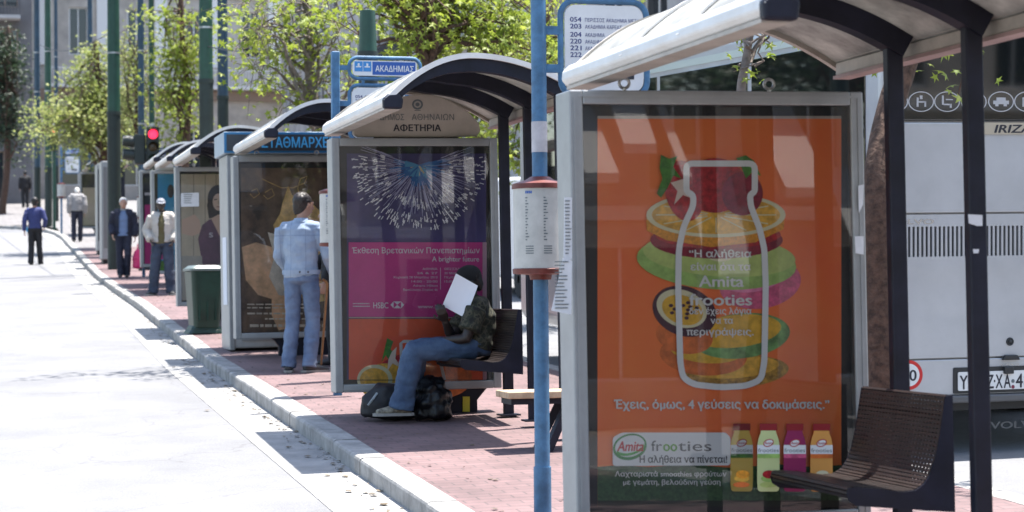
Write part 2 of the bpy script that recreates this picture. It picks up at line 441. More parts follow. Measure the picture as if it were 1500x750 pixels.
# ------------------------------------------------------------------ buildings
def facade(name, label, loc, rotz, w, h, d, wallm, wins, framem, cornices=(), group=None, balconies=(), extra=None):
    """front wall faces local -y, x from 0 to w. wins: (x, z, width, height)"""
    root = empty(name, loc, (0, 0, rotz), label, 'building', group)
    xs = sorted(set([0, w] + [q for a in wins for q in (round(a[0], 3), round(a[0]+a[2], 3))]))
    zs = sorted(set([-4, h] + [q for a in wins for q in (round(a[1], 3), round(a[1]+a[3], 3))]))
    mb = MB().use(wallm); rv_ = .22
    def inside(x, z):
        return any(a[0] < x < a[0]+a[2] and a[1] < z < a[1]+a[3] for a in wins)
    for x0, x1 in zip(xs, xs[1:]):
        for z0, z1 in zip(zs, zs[1:]):
            if not inside((x0+x1)/2, (z0+z1)/2):
                mb.add([(x0, 0, z0), (x1, 0, z0), (x1, 0, z1), (x0, 0, z1)], [(0, 1, 2, 3)])
    for a in wins:
        x0, z0, x1, z1 = a[0], a[1], a[0]+a[2], a[1]+a[3]
        mb.add([(x0, 0, z0), (x1, 0, z0), (x1, 0, z1), (x0, 0, z1), (x0, rv_, z0), (x1, rv_, z0), (x1, rv_, z1), (x0, rv_, z1)],
               [(0, 4, 5, 1), (1, 5, 6, 2), (2, 6, 7, 3), (3, 7, 4, 0)])
    mb.add([(0, 0, -4), (w, 0, -4), (w, d, -4), (0, d, -4), (0, 0, h), (w, 0, h), (w, d, h), (0, d, h)], [(1, 2, 6, 5), (2, 3, 7, 6), (3, 0, 4, 7), (4, 5, 6, 7)])
    mb.build('wall', None, root)
    cache = {}
    for a in wins:
        key = (round(a[2], 2), round(a[3], 2))
        if key not in cache:
            ww, hh = a[2], a[3]; t = .07
            f = MB().use(framem)
            for (p, q, r, s_) in ((0, t, 0, hh), (ww-t, ww, 0, hh), (t, ww-t, 0, t), (t, ww-t, hh-t, hh), (ww/2-.03, ww/2+.03, t, hh-t)):
                f.box(p, q, rv_-.07, rv_-.002, r, s_)
            fo = f.build('window', None, root)
            po = MB().use(M['win']).add([(t, rv_-.04, t), (ww-t, rv_-.04, t), (ww-t, rv_-.04, hh-t), (t, rv_-.04, hh-t)], [(0, 1, 2, 3)]).build('pane', None, fo)
            cache[key] = fo
        else:
            fo = cache[key].copy(); COL.objects.link(fo); fo.parent = root
            po = cache[key].children[0].copy(); COL.objects.link(po); po.parent = fo
        fo.location = (a[0], 0, a[1])
    for (z, t, pr, cm) in cornices:
        MB().use(cm).box(-.05, w+.05, -pr, -.004, z, z+t).build('cornice', None, root)
    for (x0, x1, z, pr, cm, rm) in balconies:
        b = MB().use(cm).box(x0, x1, -pr, -.004, z, z+.18).build('balcony', None, root)
        r = MB().use(rm); r.box(x0, x1, -pr, -pr+.05, z+1.05, z+1.12)
        n = int((x1-x0)/.16)
        for i in range(n+1):
            x = x0+(x1-x0-.05)*i/n; r.box(x, x+.04, -pr+.005, -pr+.04, z+.18, z+1.05)
        r.build('railing', None, b)
    return root
wall_beige = mat('beige render', (.44, .40, .36), .85, var=.2, vs=.8)
wall_grey = mat('grey render', (.38, .37, .37), .85, var=.2, vs=.8)
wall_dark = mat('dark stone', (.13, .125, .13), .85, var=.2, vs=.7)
trim_white = mat('white trim', (.7, .69, .68), .7)
trim_brown = mat('brown trim', (.27, .2, .16), .8)
rail_dark = mat('dark railing', (.05, .05, .055), .6)
# the block that closes the street
b1x, b1y = 3.3, 118
b1z = g(12, b1y)
wins = []
for i in range(6):
    x = 2.0 + i*3.25
    for z in (8.0, 12.2): wins.append((x, z, 1.05, 2.7))
    wins.append((x-.5, .6, 2.0, 3.2))
root = facade('apartment_block', 'pale beige block with white balustrade closing the street behind the trees', (b1x, b1y, b1z), 0, 21, 19, 10, wall_beige, wins, trim_white,
       cornices=((5.5, .55, .25, trim_brown), (11.4, .25, .2, trim_white), (15.6, .3, .25, trim_white)), balconies=((.8, 20.4, 6.1, .9, trim_white, trim_white),))
for i in range(7):
    MB().use(trim_white).box(.3+i*3.25, 1.0+i*3.25, -.12, -.004, 7.4, 15.5).build('pilaster', None, root)
# dark block far left
wins = [(x, z, 1.3, 2.2) for x in (1.2, 3.6, 6.0, 8.2) for z in (3.6, 6.9, 10.2, 13.4)] + [(1, .3, 2, 2.5), (5.8, .3, 3, 2.5)]
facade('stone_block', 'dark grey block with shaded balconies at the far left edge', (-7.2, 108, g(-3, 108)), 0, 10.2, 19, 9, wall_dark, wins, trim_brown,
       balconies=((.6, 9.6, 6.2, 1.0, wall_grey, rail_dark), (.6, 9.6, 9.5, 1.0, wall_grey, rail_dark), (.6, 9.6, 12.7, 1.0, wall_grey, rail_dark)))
# terrace along the right side of the road
wins = [(1.2+i*3.6, z, 2.1, 2.2) for i in range(22) for z in (4.6, 8.0, 11.4)]
wins += [(1.0+i*7.2, .5, 4.6, 2.9) for i in range(11)]
facade('terrace_block', 'long pale grey terrace with dark windows behind the trees', (16.5, 112, g(16, 70)-.9), R(-90), 82, 14.5, 9, wall_grey, wins, trim_white,
       cornices=((3.9, .3, .2, trim_white), (14.2, .3, .3, trim_white)), balconies=((30, 44, 7.3, 1.0, wall_grey, rail_dark), (52, 66, 7.3, 1.0, wall_grey, rail_dark)))
# the houses behind the photographer, seen only as reflections in glass
wins = [(1.0+i*3.1, z, 1.2, 2.2) for i in range(13) for z in (4.4, 7.8, 11.2)] + [(1.0+i*6.2, .4, 3.6, 2.9) for i in range(6)]
cb = facade('corner_block', 'pale house front with dark windows mirrored in the rear glass of the bus', (47, -24, g(20, -24)), R(180), 42, 15, 8, wall_beige, wins, trim_white,
       cornices=((3.8, .3, .2, trim_white), (14.6, .3, .3, trim_white)), balconies=((6, 18, 7.1, 1.0, wall_grey, trim_white), (24, 36, 7.1, 1.0, wall_grey, trim_white)))

glare_mat = mat('glare panel white', (.5, .49, .47), .7)  # unseen sloped panels added to throw bright patches into the poster glass
rnd = random.Random(8); X = 7.6
while X < 20.5:
    w = rnd.choice((.2, .3, .45, .7, 1.0)); za = rnd.choice((5.0, 6.0, 6.5)) + rnd.uniform(-.15, .5); pr_ = rnd.uniform(1.5, 2.3); x0 = 47 - X - w
    dz = rnd.uniform(1.5, 3.0)
    mb = MB(); mb.prism([(-.006, za), (-pr_, za-dz), (-pr_, za-dz-.2), (-pr_+.03, za-dz-.2), (-pr_+.03, za-dz-.03), (-.006, za-.05)], 'x', x0, x0+w)
    mb.build('glare_panel', glare_mat, cb, fixn=True); X += w + rnd.choice((.25, .45, .8, 1.1))
# ------------------------------------------------------------------ bus shelters
TILT = -0.010
def shelter_frame(px_left, Yp):
    X0 = at(px_left, 350, Yp).x; z0 = g(X0+.6, Yp) - .006
    Mx = Matrix.Translation((X0, Yp, z0)) @ Matrix.Rotation(TILT, 4, 'Y')
    return Mx
def arc(x):
    return 2.53 - (.87 if x < .63 else .42)*(x-.63)**2
def roof_shell_mat():
    m = mat('weathered fibreglass roof', (.38, .375, .345), .5, var=.42, vs=3.4)
    nt = m.node_tree; b = nt.nodes['Principled BSDF']; src = b.inputs['Base Color'].links[0].from_socket
    t = nt.nodes.new('ShaderNodeBsdfTranslucent'); mx = nt.nodes.new('ShaderNodeMixShader'); mx.inputs[0].default_value = .2
    nt.links.new(src, t.inputs[0]); nt.links.new(b.outputs[0], mx.inputs[1]); nt.links.new(t.outputs[0], mx.inputs[2])
    nt.links.new(mx.outputs[0], nt.nodes['Material Output'].inputs[0]); return m
M['roof'] = roof_shell_mat()
Y0R, Y1R = -2.02, .45      # near and far end of the roof
POSTS = (-.42, -1.14, -1.96)
def make_structure(root):
    # roof sheet
    N = 22; xs = [.03 + (1.385-.03)*i/N for i in range(N+1)]
    mb = MB(); ys = [Y0R+.0 + (Y1R-Y0R)*j/6 for j in range(7)]
    top = []; bot = []
    for y in ys:
        for x in xs: top.append((x, y, arc(x)+.012))
    for y in ys:
        for x in xs: bot.append((x, y, arc(x)))
    n = N+1; K = len(top); fs = []
    for j in range(len(ys)-1):
        for i in range(N):
            fs.append((j*n+i, j*n+i+1, (j+1)*n+i+1, (j+1)*n+i)); fs.append((K+j*n+i, K+(j+1)*n+i, K+(j+1)*n+i+1, K+j*n+i+1))
    for i in range(N):
        fs.append((i, K+i, K+i+1, i+1)); q = (len(ys)-1)*n; fs.append((q+i, q+i+1, K+q+i+1, K+q+i))
    mb.add(top+bot, fs); mb.build('roof', M['roof'], root, smooth=True, angle=40)
    # raised white seams on the roof and the white lip of the near end
    def rib_strip(y0, y1, lo, hi, m, name, x0=.03, x1=1.385, taper=False, near=False):
        b = MB(); vs = []; NN = 24
        for i in range(NN+1):
            x = x0+(x1-x0)*i/NN
            dx = .01; s = (arc(x+dx)-arc(x-dx))/(2*dx); L = math.sqrt(1+s*s); nx, nz = -s/L, 1/L
            l_ = lo if not taper else lo*min(1, max(.12, (x-.16)/.5))
            if near: l_ = lo*min(1, max(.55, .55+(x-.16)*1.2))
            for (o, y) in ((l_, y0), (l_, y1), (hi, y1), (hi, y0)):
                vs.append((x+nx*o, y, arc(x)+nz*o))
        fs = []
        for i in range(NN):
            a = i*4; c = a+4
            for k in range(4): fs.append((a+k, a+(k+1) % 4, c+(k+1) % 4, c+k))
        fs.append((0, 3, 2, 1)); fs.append((NN*4, NN*4+1, NN*4+2, NN*4+3))
        b.add(vs, fs); return b.build(name, m, root, smooth=True, angle=40, fixn=True)
    for y in POSTS: rib_strip(y-.045, y+.045, -.10, -.002, M['navy'], 'rib', .06, 1.33, taper=y > -1.5, near=y < -1.5)
    rib_strip(Y0R-.012, Y0R+.012, -.014, .022, M['white_shell'], 'edge_trim')
    rib_strip(Y1R-.03, Y1R+.01, -.022, .02, M['beige'], 'edge_trim')
    for y in POSTS[:2]: rib_strip(y-.02, y+.02, .013, .024, M['white_shell'], 'roof_seam')
    # eave beam, caps, gutter
    b = MB(); prof = [(.015, 2.215), (.04, 2.19), (.11, 2.185), (.135, 2.20), (.135, 2.26), (.11, 2.30), (.05, 2.285), (.018, 2.255)]
    b.prism(prof, 'y', Y0R+.04, Y1R+.015); b.build('eave_beam', M['white_shell'], root, smooth=True, angle=25, bev=.008, fixn=True)
    b = MB(); b.box(.03, .14, Y0R+.06, Y1R-.02, 2.172, 2.187); b.build('eave_seal', M['beige'], root)
    b = MB(); pr = [(.012, 2.175), (.14, 2.172), (.15, 2.235), (.12, 2.275), (.05, 2.27), (.01, 2.24)]
    b.prism(pr, 'y', Y0R-.014, Y0R+.038); b.build('end_cap', M['navy'], root, bev=.012, fixn=True)
    b = MB(); b.box(1.345, 1.41, Y0R+.02, Y1R-.04, 2.312, 2.375); b.box(1.35, 1.415, Y0R+.02, Y1R-.04, 2.246, 2.304); b.box(1.36, 1.40, Y0R+.03, Y1R-.05, 2.303, 2.313)
    b.build('gutter_board', M['beige'], root, bev=.004)
    b = MB(); b.box(1.34, 1.425, Y0R+.03, Y1R-.03, 2.228, 2.244); b.build('gutter_trim', mat('pinkish trim', (.33, .22, .2), .6, var=.2) if 'ptrim' not in M else M['ptrim'], root)
    # posts with base plates
    for y in POSTS:
        p = MB(); p.box(1.215, 1.290, y-.026, y+.026, 0.004, 2.30); po = p.build('post', M['navy'], root, bev=.006)
        q = MB(); q.box(1.175, 1.33, y-.07, y+.07, 0, .012); q.build('base_plate', M['navy'], po)
    # bench: slats on a bent section between two dark cheeks
    prof = [(.800, .405), (.790, .430), (.800, .452), (.845, .452), (.94, .440), (1.03, .425), (1.085, .428), (1.125, .450), (1.155, .49), (1.178, .545), (1.197, .62), (1.213, .70), (1.225, .77), (1.232, .805), (1.25, .81)]
    dense = []; 
    for a, c in zip(prof, prof[1:]):
        a = Vector(a); c = Vector(c); n_ = max(1, int((c-a).length/.002))
        for i in range(n_): dense.append(a.lerp(c, i/n_))
    pitch = 9; by0, by1 = -.96, -.15
    seat = MB(); back = MB()
    i = 0
    while i+6 < len(dense):
        a = dense[i]; c = dense[i+6]; t = (c-a).normalized(); nn = Vector((-t.y, t.x))
        mbx = seat if a.x < 1.13 else back
        vs = [(a.x, a.y), (c.x, c.y), (c.x-nn.x*.006, c.y-nn.y*.006), (a.x-nn.x*.006, a.y-nn.y*.006)]
        mbx.prism(vs, 'y', by0+.004, by1-.004); i += pitch
    be = empty('bench', (-.036, 0, 0)); be.parent = root
    seat.build('seat', M['bench'], be, fixn=True); back.build('backrest', M['bench'], be, fixn=True)
    # cross webs under the slats, so that the slats hold together
    w = MB()
    for k in range(26):
        y = by0+.02+(by1-by0-.04)*k/25
        for a, c in zip(dense[::14], dense[14::14]):
            t = (c-a).normalized(); nn = Vector((-t.y, t.x))
            q = [a-nn*.004, c-nn*.004, c-nn*.009, a-nn*.009]
            w.prism([(v.x, v.y) for v in q], 'y', y-.007, y+.007)
    w.build('web', M['bench'], be)
    for y in (by0, by1):
        c = MB(); poly = [(.80, .395)] + [(v.x, v.y-.004) for v in dense[12::12]] + [(1.262, .806), (1.262, .33), (.83, .375)]
        c.prism(poly, 'y', y-.005, y+.005); c.build('cheek', M['navy'], be, fixn=True)
    c = MB(); c.box(1.19, 1.262, by0, by1, .36, .40); c.box(1.236, 1.262, by0, by1, .70, .74); c.build('bearer', M['navy'], be)

class Art:
    """flat printing in the plane of one poster, traced at the poster's own distance and kept as real layers"""
    def __init__(s, Mx, Yp, y0=-.002): s.inv = Mx.inverted(); s.Y = Yp; s.mb = MB(); s.y = y0; s.step = .00035
    def P(s, px, py):
        q = s.inv @ at(px, py, s.Y); return q.x, q.z
    def up(s): s.y -= s.step
    def poly(s, pts, m):
        s.up(); s.mb.use(m); q = [s.P(*p) for p in pts]
        A = sum(a[0]*b[1]-b[0]*a[1] for a, b in zip(q, q[1:]+q[:1]))
        if A < 0: q = q[::-1]
        s.mb.add([(x, s.y, z) for x, z in q], [list(range(len(q)))]); return s
    def rect(s, x0, y0, x1, y1, m): return s.poly([(x0, y0), (x1, y0), (x1, y1), (x0, y1)], m)
    def ell(s, cx, cy, rx, ry, m, rot=0, n=36, a0=0, a1=360):
        c, d = math.cos(R(rot)), math.sin(R(rot)); pts = []
        for i in range(n+(0 if a1-a0 == 360 else 1)):
            t = R(a0+(a1-a0)*i/n); x, y = rx*math.cos(t), ry*math.sin(t); pts.append((cx+x*c-y*d, cy+x*d+y*c))
        return s.poly(pts, m)
    def stroke(s, pts, w, m, closed=False):
        s.up(); s.mb.use(m); P = [Vector(p) for p in pts]; n = len(P); L = []; Q = []
        for i, p in enumerate(P):
            a = P[(i-1) % n] if (closed or i > 0) else p; b = P[(i+1) % n] if (closed or i < n-1) else p
            d = (b-a).normalized(); nn = Vector((-d.y, d.x)); L.append(p+nn*w/2); Q.append(p-nn*w/2)
        vs = []
        for a, b in zip(L, Q): 
            for v in (a, b): x, z = s.P(*v); vs.append((x, s.y, z))
        s.mb.add(vs, [(2*i, 2*i+1, 2*((i+1) % n)+1, 2*((i+1) % n)) for i in range(n if closed else n-1)]); return s
    def text(s, t, x0, x1, base, m, h=None, bold=0.0, shear=0.0):
        s.up(); a = s.P(x0, base); b = s.P(x1, base); hh = abs(s.P(x0, base-h)[1]-a[1]) if h else None
        d = Vector((b[0]-a[0], b[1]-a[1])); L = d.length; d.normalize()
        text_on(s.mb, m, t, (a[0], s.y, a[1]), (d.x, 0, d.y), (-d.y*0, 0, 1), 0, L, 0, hh, bold, shear); return s
    def bars(s, x0, x1, y0, dy, n, h, m, seed=1, ragged=.3):
        rnd = random.Random(seed)
        for i in range(n):
            x = x0
            e = x1-(x1-x0)*rnd.random()*ragged
            while x < e:
                w = rnd.uniform(2, 7)*abs(x1-x0)/60; s.up(); s.y += s.step
                s.mb.use(m); q = [s.P(*p) for p in ((x, y0+i*dy), (min(e, x+w), y0+i*dy), (min(e, x+w), y0+i*dy+h), (x, y0+i*dy+h))]
                s.mb.add([(a, s.y-.0002, b) for a, b in q], [(3, 2, 1, 0)]); x += w+abs(x1-x0)/60*1.2
        s.y -= .0004; return s

def make_panel(root, W_, art, legs=True, rings=True, top=2.125, bot=.19):
    p = empty('advert_panel'); p.parent = root
    fr = MB(); t = .062; d0, d1 = -.045, .17
    fr.box(0, t, d0, d1, bot, top); fr.box(W_-t, W_, d0, d1, bot, top); fr.box(t, W_-t, d0+.001, d1, bot, bot+t); fr.box(t, W_-t, d0+.001, d1, top-t, top)
    fr.build('frame', M['alu'], p, bev=.007)
    gv = MB()     # raised bead on the frame
    gv.box(.018, .030, d0-.004, d0+.001, bot+.03, top-.03); gv.box(W_-.030, W_-.018, d0-.004, d0+.001, bot+.03, top-.03)
    gv.box(.04, W_-.04, d0-.003, d0+.002, top-.03, top-.018); gv.box(.04, W_-.04, d0-.003, d0+.002, bot+.018, bot+.03)
    gv.build('bead', M['alu'], p)
    MB().box(t, W_-t, .0, .165, bot+t, top-t).build('backing', M['black'], p)
    art.mb.build('poster', None, p)
    MB().add([(t, -.032, bot+t), (W_-t, -.032, bot+t), (W_-t, -.032, top-t), (t, -.032, top-t)], [(0, 1, 2, 3)]).build('glass', M['glass'], p)
    if legs:
        l = MB(); l.prism([(W_*.36, 0), (W_*.86, 0), (W_*.86, .10), (W_*.90, .16), (W_*.92, bot-.002), (W_*.30, bot-.002), (W_*.33, .16), (W_*.36, .10)], 'y', .02, .12)
        l.build('foot', M['navy'], p, fixn=True)
    if rings:
        for x in (W_*.205, W_*.70):
            r = MB(); r.torus((x, .05, top+.04), .022, .007, (0.2, 1, 0)); r.tube([(x, .05, top-.002), (x, .05, top+.02)], .008); r.build('eyelet', M['steel'], p, smooth=True)
    return p

C = lambda n, c, **k: mat(n, c, k.pop('rough', .5), **k)
# ---- poster A: orange juice advert
MA = shelter_frame(838, 8.55)
org = C('poster orange', (.90, .15, .035), var=.10, vs=1.2, col2=(.93, .225, .04))
a = Art(MA, 8.55); w_ = M['white']
a.rect(875, 170, 1232, 742, org)
a.rect(875, 170, 1232, 174, C('pale strip', (.45, .4, .36)))
a.poly([(875, 684), (905, 681), (950, 684), (1010, 680), (1070, 685), (1140, 680), (1190, 684), (1232, 681), (1232, 742), (875, 742)], C('poster grass', (.015, .055, .02), var=.8, vs=60, col2=(.05, .13, .045)))
a.rect(875, 733, 1232, 742, C('poster dark foot', (.01, .02, .012)))
red = C('strawberry', (.42, .015, .02), var=.4, vs=40); red2 = C('dark berry', (.25, .008, .03), var=.3, vs=30)
grn = C('leaf green', (.06, .22, .02), var=.4, vs=30); oy = C('orange peel', (.75, .30, .02), var=.25, vs=60); oyl = C('orange flesh', (.80, .42, .05), var=.3, vs=25)
lime = C('apple flesh', (.48, .58, .17), var=.15, vs=14); limes = C('apple skin', (.34, .52, .13), var=.2, vs=18); mag = C('dragon fruit', (.66, .10, .22), var=.3, vs=30)
pur = C('passion fruit skin', (.055, .012, .028)); yel = C('mango flesh', (.75, .42, .03), var=.2, vs=20); mgr = C('mango skin', (.16, .32, .10), var=.5, vs=14)
pine = C('pineapple', (.42, .22, .03), var=.5, vs=45); cream = C('cream rind', (.72, .66, .42)); peach = C('peach', (.70, .16, .03), var=.25, vs=18)
a.ell(1075, 545, 80, 24, pine, -4).ell(1075, 538, 66, 16, oyl, -4)
a.ell(1030, 520, 64, 30, peach, 4).ell(1035, 512, 54, 20, yel, 4)
a.ell(1085, 492, 72, 33, mgr, -6).ell(1078, 485, 66, 24, yel, -6)
a.ell(1002, 492, 42, 26, peach, 10)
a.ell(1002, 456, 48, 36, pur, 20).ell(998, 452, 38, 27, cream, 20).ell(999, 454, 31, 21, yel, 20)
for k in range(14):
    t = k*2.4; a.ell(999+20*math.cos(t)*(.4+.05*k), 454+13*math.sin(t)*(.4+.05*k), 3.2, 2.4, pur)
a.ell(1112, 415, 60, 37, mag, -8).ell(1100, 404, 48, 24, C('pink flesh', (.72, .2, .36), var=.2, vs=20), -8)
a.ell(1048, 384, 117, 40, limes, 4).ell(1052, 374, 112, 31, lime, 4).ell(1052, 374, 20, 9, cream, 4)
a.ell(1048, 352, 97, 27, red2).ell(1050, 344, 92, 20, red)
a.poly([(945, 318), (946, 338), (975, 352), (1040, 362), (1105, 355), (1146, 336), (1148, 312), (1100, 290), (1000, 290)], oy)
a.ell(1047, 315, 102, 33, cream).ell(1047, 315, 94, 28, oyl)
for k in range(12):
    t = R(30*k); a.stroke([(1047+14*math.cos(t), 315+4*math.sin(t)), (1047+88*math.cos(t), 315+26*math.sin(t))], 1.6, cream)
a.ell(1045, 272, 46, 40, red).ell(1000, 280, 28, 45, red, -12).ell(1085, 284, 30, 32, red2)
a.poly([(966, 227), (978, 233), (990, 229), (984, 245), (996, 262), (984, 258), (976, 275), (966, 290), (960, 284), (968, 262), (964, 247)], grn)
a.poly([(1076, 232), (1090, 228), (1102, 236), (1112, 258), (1100, 252), (1090, 262), (1084, 246)], grn)
a.poly([(1000, 262), (1008, 256), (1004, 275), (1014, 292), (998, 286), (985, 300), (990, 280), (980, 268)], C('pale star', (.75, .6, .5)))
bot_ = [(1004, 237), (1054, 237), (1102, 237)]
def rc(pts, r=6):
    out = []
    n = len(pts)
    for i in range(n):
        p = Vector(pts[i]); q = Vector(pts[i-1]); s = Vector(pts[(i+1) % n]); ra = min(r, (q-p).length*.45, (s-p).length*.45)
        A = p+(q-p).normalized()*ra; B = p+(s-p).normalized()*ra
        for k in range(5):
            t = k/4; out.append(tuple((1-t)**2*A+2*t*(1-t)*p+t*t*B))
    return out
outline = [(1003, 240), (1103, 240), (1103, 281), (1096, 286), (1097, 302), (1110, 335), (1117, 365), (1119, 420), (1117, 530), (1112, 556), (1090, 565), (1053, 567), (1014, 563), (998, 553), (994, 530), (991, 420), (992, 365), (999, 332), (1013, 302), (1013, 286), (1003, 281)]
a.stroke(rc(outline, 9), 9, C('outline white', (.8, .8, .79)), closed=True)
tw = C('advert white', (.74, .73, .71))
for t, x0, x1, yb, h in (('“Η αλήθεια', 1007, 1098, 377, 11), ('είναι ότι τα', 1009, 1097, 396, 11), ('Amita', 1021, 1087, 420, 17), ('frooties', 1007, 1099, 447, 17), ('δεν έχεις λόγια', 1007, 1098, 460, 9.5), ('να τα', 1038, 1071, 474, 9.5), ('περιγράψεις.', 1003, 1101, 491, 10.5)):
    a.text(t, x0, x1, yb, tw, h, .022)
a.text('Έχεις, όμως, 4 γεύσεις να δοκιμάσεις.”', 897, 1212, 598, tw, 13, .03)
a.poly(rc([(895, 640), (908, 633), (1060, 633), (1067, 640), (1067, 681), (895, 682)], 5), w_)
a.ell(920, 654, 25, 19, C('logo green', (.02, .25, .05)), -15).ell(920, 653, 22, 15.5, w_, -15).ell(921, 657, 21, 9, C('logo leaf', (.06, .4, .06)), -15).ell(920, 651, 21, 11.5, w_, -15)
a.text('Amita', 901, 940, 660, C('logo red', (.55, .01, .02)), 15, .03, .25)
gy = C('logo grey', (.09, .09, .10))
a.text('fr', 951, 967, 660, gy, 16); a.text('oo', 968.5, 989, 660, C('logo leaf green', (.12, .38, .03)), 16, .02); a.text('ties', 990.5, 1039, 660, gy, 16)
a.text('Η αλήθεια να πίνεται!', 934, 1062, 677, M['ink'], 10.5, .02)
a.text('Λαχταριστά smoothies φρούτων', 898, 1061, 697, tw, 7.5, .015); a.text('με γεμάτη, βελούδινη γεύση', 910, 1052, 709, tw, 7.5, .015)
for i, (cx, body, lo) in enumerate(((1083, C('lemon drink', (.78, .52, .10)), oyl), (1121.5, C('apple drink', (.62, .66, .30)), limes), (1159.5, C('berry drink', (.30, .02, .10)), mag), (1198, C('peach drink', (.75, .34, .08)), oyl))):
    b_ = [(cx-11, 624), (cx+11, 624), (cx+11, 633), (cx+14, 640), (cx+16, 649), (cx+16.5, 700), (cx+15.5, 719), (cx-15.5, 719), (cx-16.5, 700), (cx-16, 649), (cx-14, 640), (cx-11, 633)]
    a.poly(rc(b_, 5), body); a.rect(cx-12.5, 620, cx+12.5, 630, C('bottle cap', (.28, .012, .018)))
    a.rect(cx-16.2, 651, cx+16.2, 664, w_); a.text('frooties', cx-15, cx+15, 661.5, gy, 6)
    a.ell(cx, 648, 8, 5.5, C('small logo', (.5, .06, .06)), -20).ell(cx, 648, 6.5, 4, w_, -20).text('Amita', cx-6, cx+6, 650, red, 4, .02, .2)
    a.rect(cx-16.3, 664, cx+16.3, 670, (grn, limes, mag, peach)[i])
    a.ell(cx, 700, 11, 5, lo); a.ell(cx+1, 694, 10, 6, (oy, red, red2, cream)[i]); a.ell(cx-1, 709, 12, 4, (peach, lime, oy, peach)[i])
artA = a

# ---- poster B: university fair over an older juice advert
YB = 15.4; MBm = shelter_frame(489, YB)
a = Art(MBm, YB)
nav = C('poster indigo', (.05, .04, .15), var=.3, vs=2); mgn = C('poster magenta', (.58, .035, .24), var=.12, vs=2); lt = C('print white', (.68, .64, .68))
a.rect(508, 225, 712, 556, nav)
rnd = random.Random(3); gb_ = C('glow blue', (.03, .15, .42)); gc_ = C('glow cyan', (.08, .32, .55)); gg_ = C('glow gold', (.55, .5, .25))
for k in range(210):
    t = R(rnd.uniform(-20, 200)); r1_ = rnd.triangular(8, 48, 14); m_ = gb_ if r1_ > 26 else rnd.choice((gb_, gc_, gc_, gg_ if r1_ < 16 else gc_)); r0_ = rnd.uniform(0, r1_*.6)
    a.stroke([(614+r0_*math.cos(t), 243+r0_*math.sin(t)*.9), (614+r1_*math.cos(t), 243+r1_*math.sin(t)*.9)], rnd.uniform(1, 3.2), m_); a.y += a.step*.9
st = C("spark white", (.9, .9, .95)); st2 = C('spark dim', (.5, .5, .72))
for k in range(230):
    t = R(rnd.uniform(-25, 205)); r0_ = rnd.uniform(18, 52); r1_ = r0_+rnd.uniform(10, 40)
    r1_ = min(r1_, 84); a.stroke([(612+r0_*math.cos(t)*1.05, 245+r0_*math.sin(t)), (612+r1_*math.cos(t)*1.05, 245+r1_*math.sin(t))], .55, st2); a.y += a.step*.96
for k in range(330):
    t = R(rnd.uniform(-28, 208)); rr = rnd.choice((rnd.uniform(44, 62), rnd.uniform(70, 92), rnd.uniform(70, 92))); cx, cy = 612+rr*math.cos(t)*1.05, 245+rr*math.sin(t); s = rnd.uniform(1.5, 4)
    if cy < 228: continue
    a.stroke([(cx-s*math.cos(t), cy-s*math.sin(t)), (cx+s*math.cos(t), cy+s*math.sin(t))], 1.25, st); a.y += a.step*.96
    if k % 3 == 0: a.stroke([(cx-s*.7, cy+s*.7), (cx+s*.7, cy-s*.7)], .6, st); a.y += a.step*.96
a.y -= .0006
a.rect(510, 355, 706, 464, mgn); a.rect(706, 355, 712, 556, C('pale pink edge', (.5, .3, .38)))
a.text('Έκθεση Βρετανικών Πανεπιστημίων', 515, 702, 371, lt, 8.5, .012); a.text('A brighter future', 632, 701, 383, lt, 7.5, .012)
a.rect(644, 392, 644.8, 424, lt)
for i, (t, x0) in enumerate((('ΑΘΗΝΑ', 618), ('26 & 27', 610), ('Κυριακή 28 Μαρτίου 2010', 576), ('14:00 - 20:00', 602), ('Athens Hilton', 604), ('Βασιλίσσης Σοφίας 46', 590))):
    a.text(t, x0, 640, 395.5+i*6.1, lt, 3.2)
for i, (t, x1) in enumerate((('ΘΕΣΣΑΛΟΝΙΚΗ', 690), ('30 Μαρτίου', 678), ('Πέμπτη 2010', 680), ('15:00 - 20:00', 682))): a.text(t, 650, x1, 395.5+i*6.1, lt, 3.2)
a.text('HSBC', 546, 568, 451.5, lt, 9, .01)
a.poly([(571, 446.5), (575.5, 441.5), (586.5, 441.5), (591, 446.5), (586.5, 451.5), (575.5, 451.5)], lt).poly([(575.5, 441.5), (581, 446.5), (575.5, 451.5)], mgn).poly([(586.5, 441.5), (581, 446.5), (586.5, 451.5)], mgn)
a.text('www.britishcouncil.gr', 611, 702, 451.5, lt, 5.5)
a.bars(516, 542, 444, 4, 2, 1.4, lt, 4)
oB = C('old advert orange', (.78, .10, .03), var=.15, vs=2)
a.rect(510, 467, 706, 556, oB).rect(510, 464.4, 706, 466, C('old pale edge', (.5, .36, .34)))
a.ell(610, 552, 62, 36, red).ell(565, 560, 40, 28, oyl).ell(548, 556, 26, 22, cream).ell(547, 556, 21, 17, oyl).ell(650, 552, 40, 30, peach)
a.poly([(566, 495), (575, 500), (571, 512), (580, 520), (570, 530), (564, 520), (558, 530), (562, 512)], grn).poly([(573, 515), (580, 508), (578, 525), (588, 540), (574, 532), (566, 544), (568, 526)], C('pale star b', (.75, .6, .5)))
a.stroke([(590, 556), (585, 530), (587, 527), (586, 503), (590, 500), (640, 500), (644, 503), (643, 527), (650, 556)], 4.6, C('outline b', (.6, .58, .58)))
a.rect(508, 556, 712, 557, M['black'])
artB = a

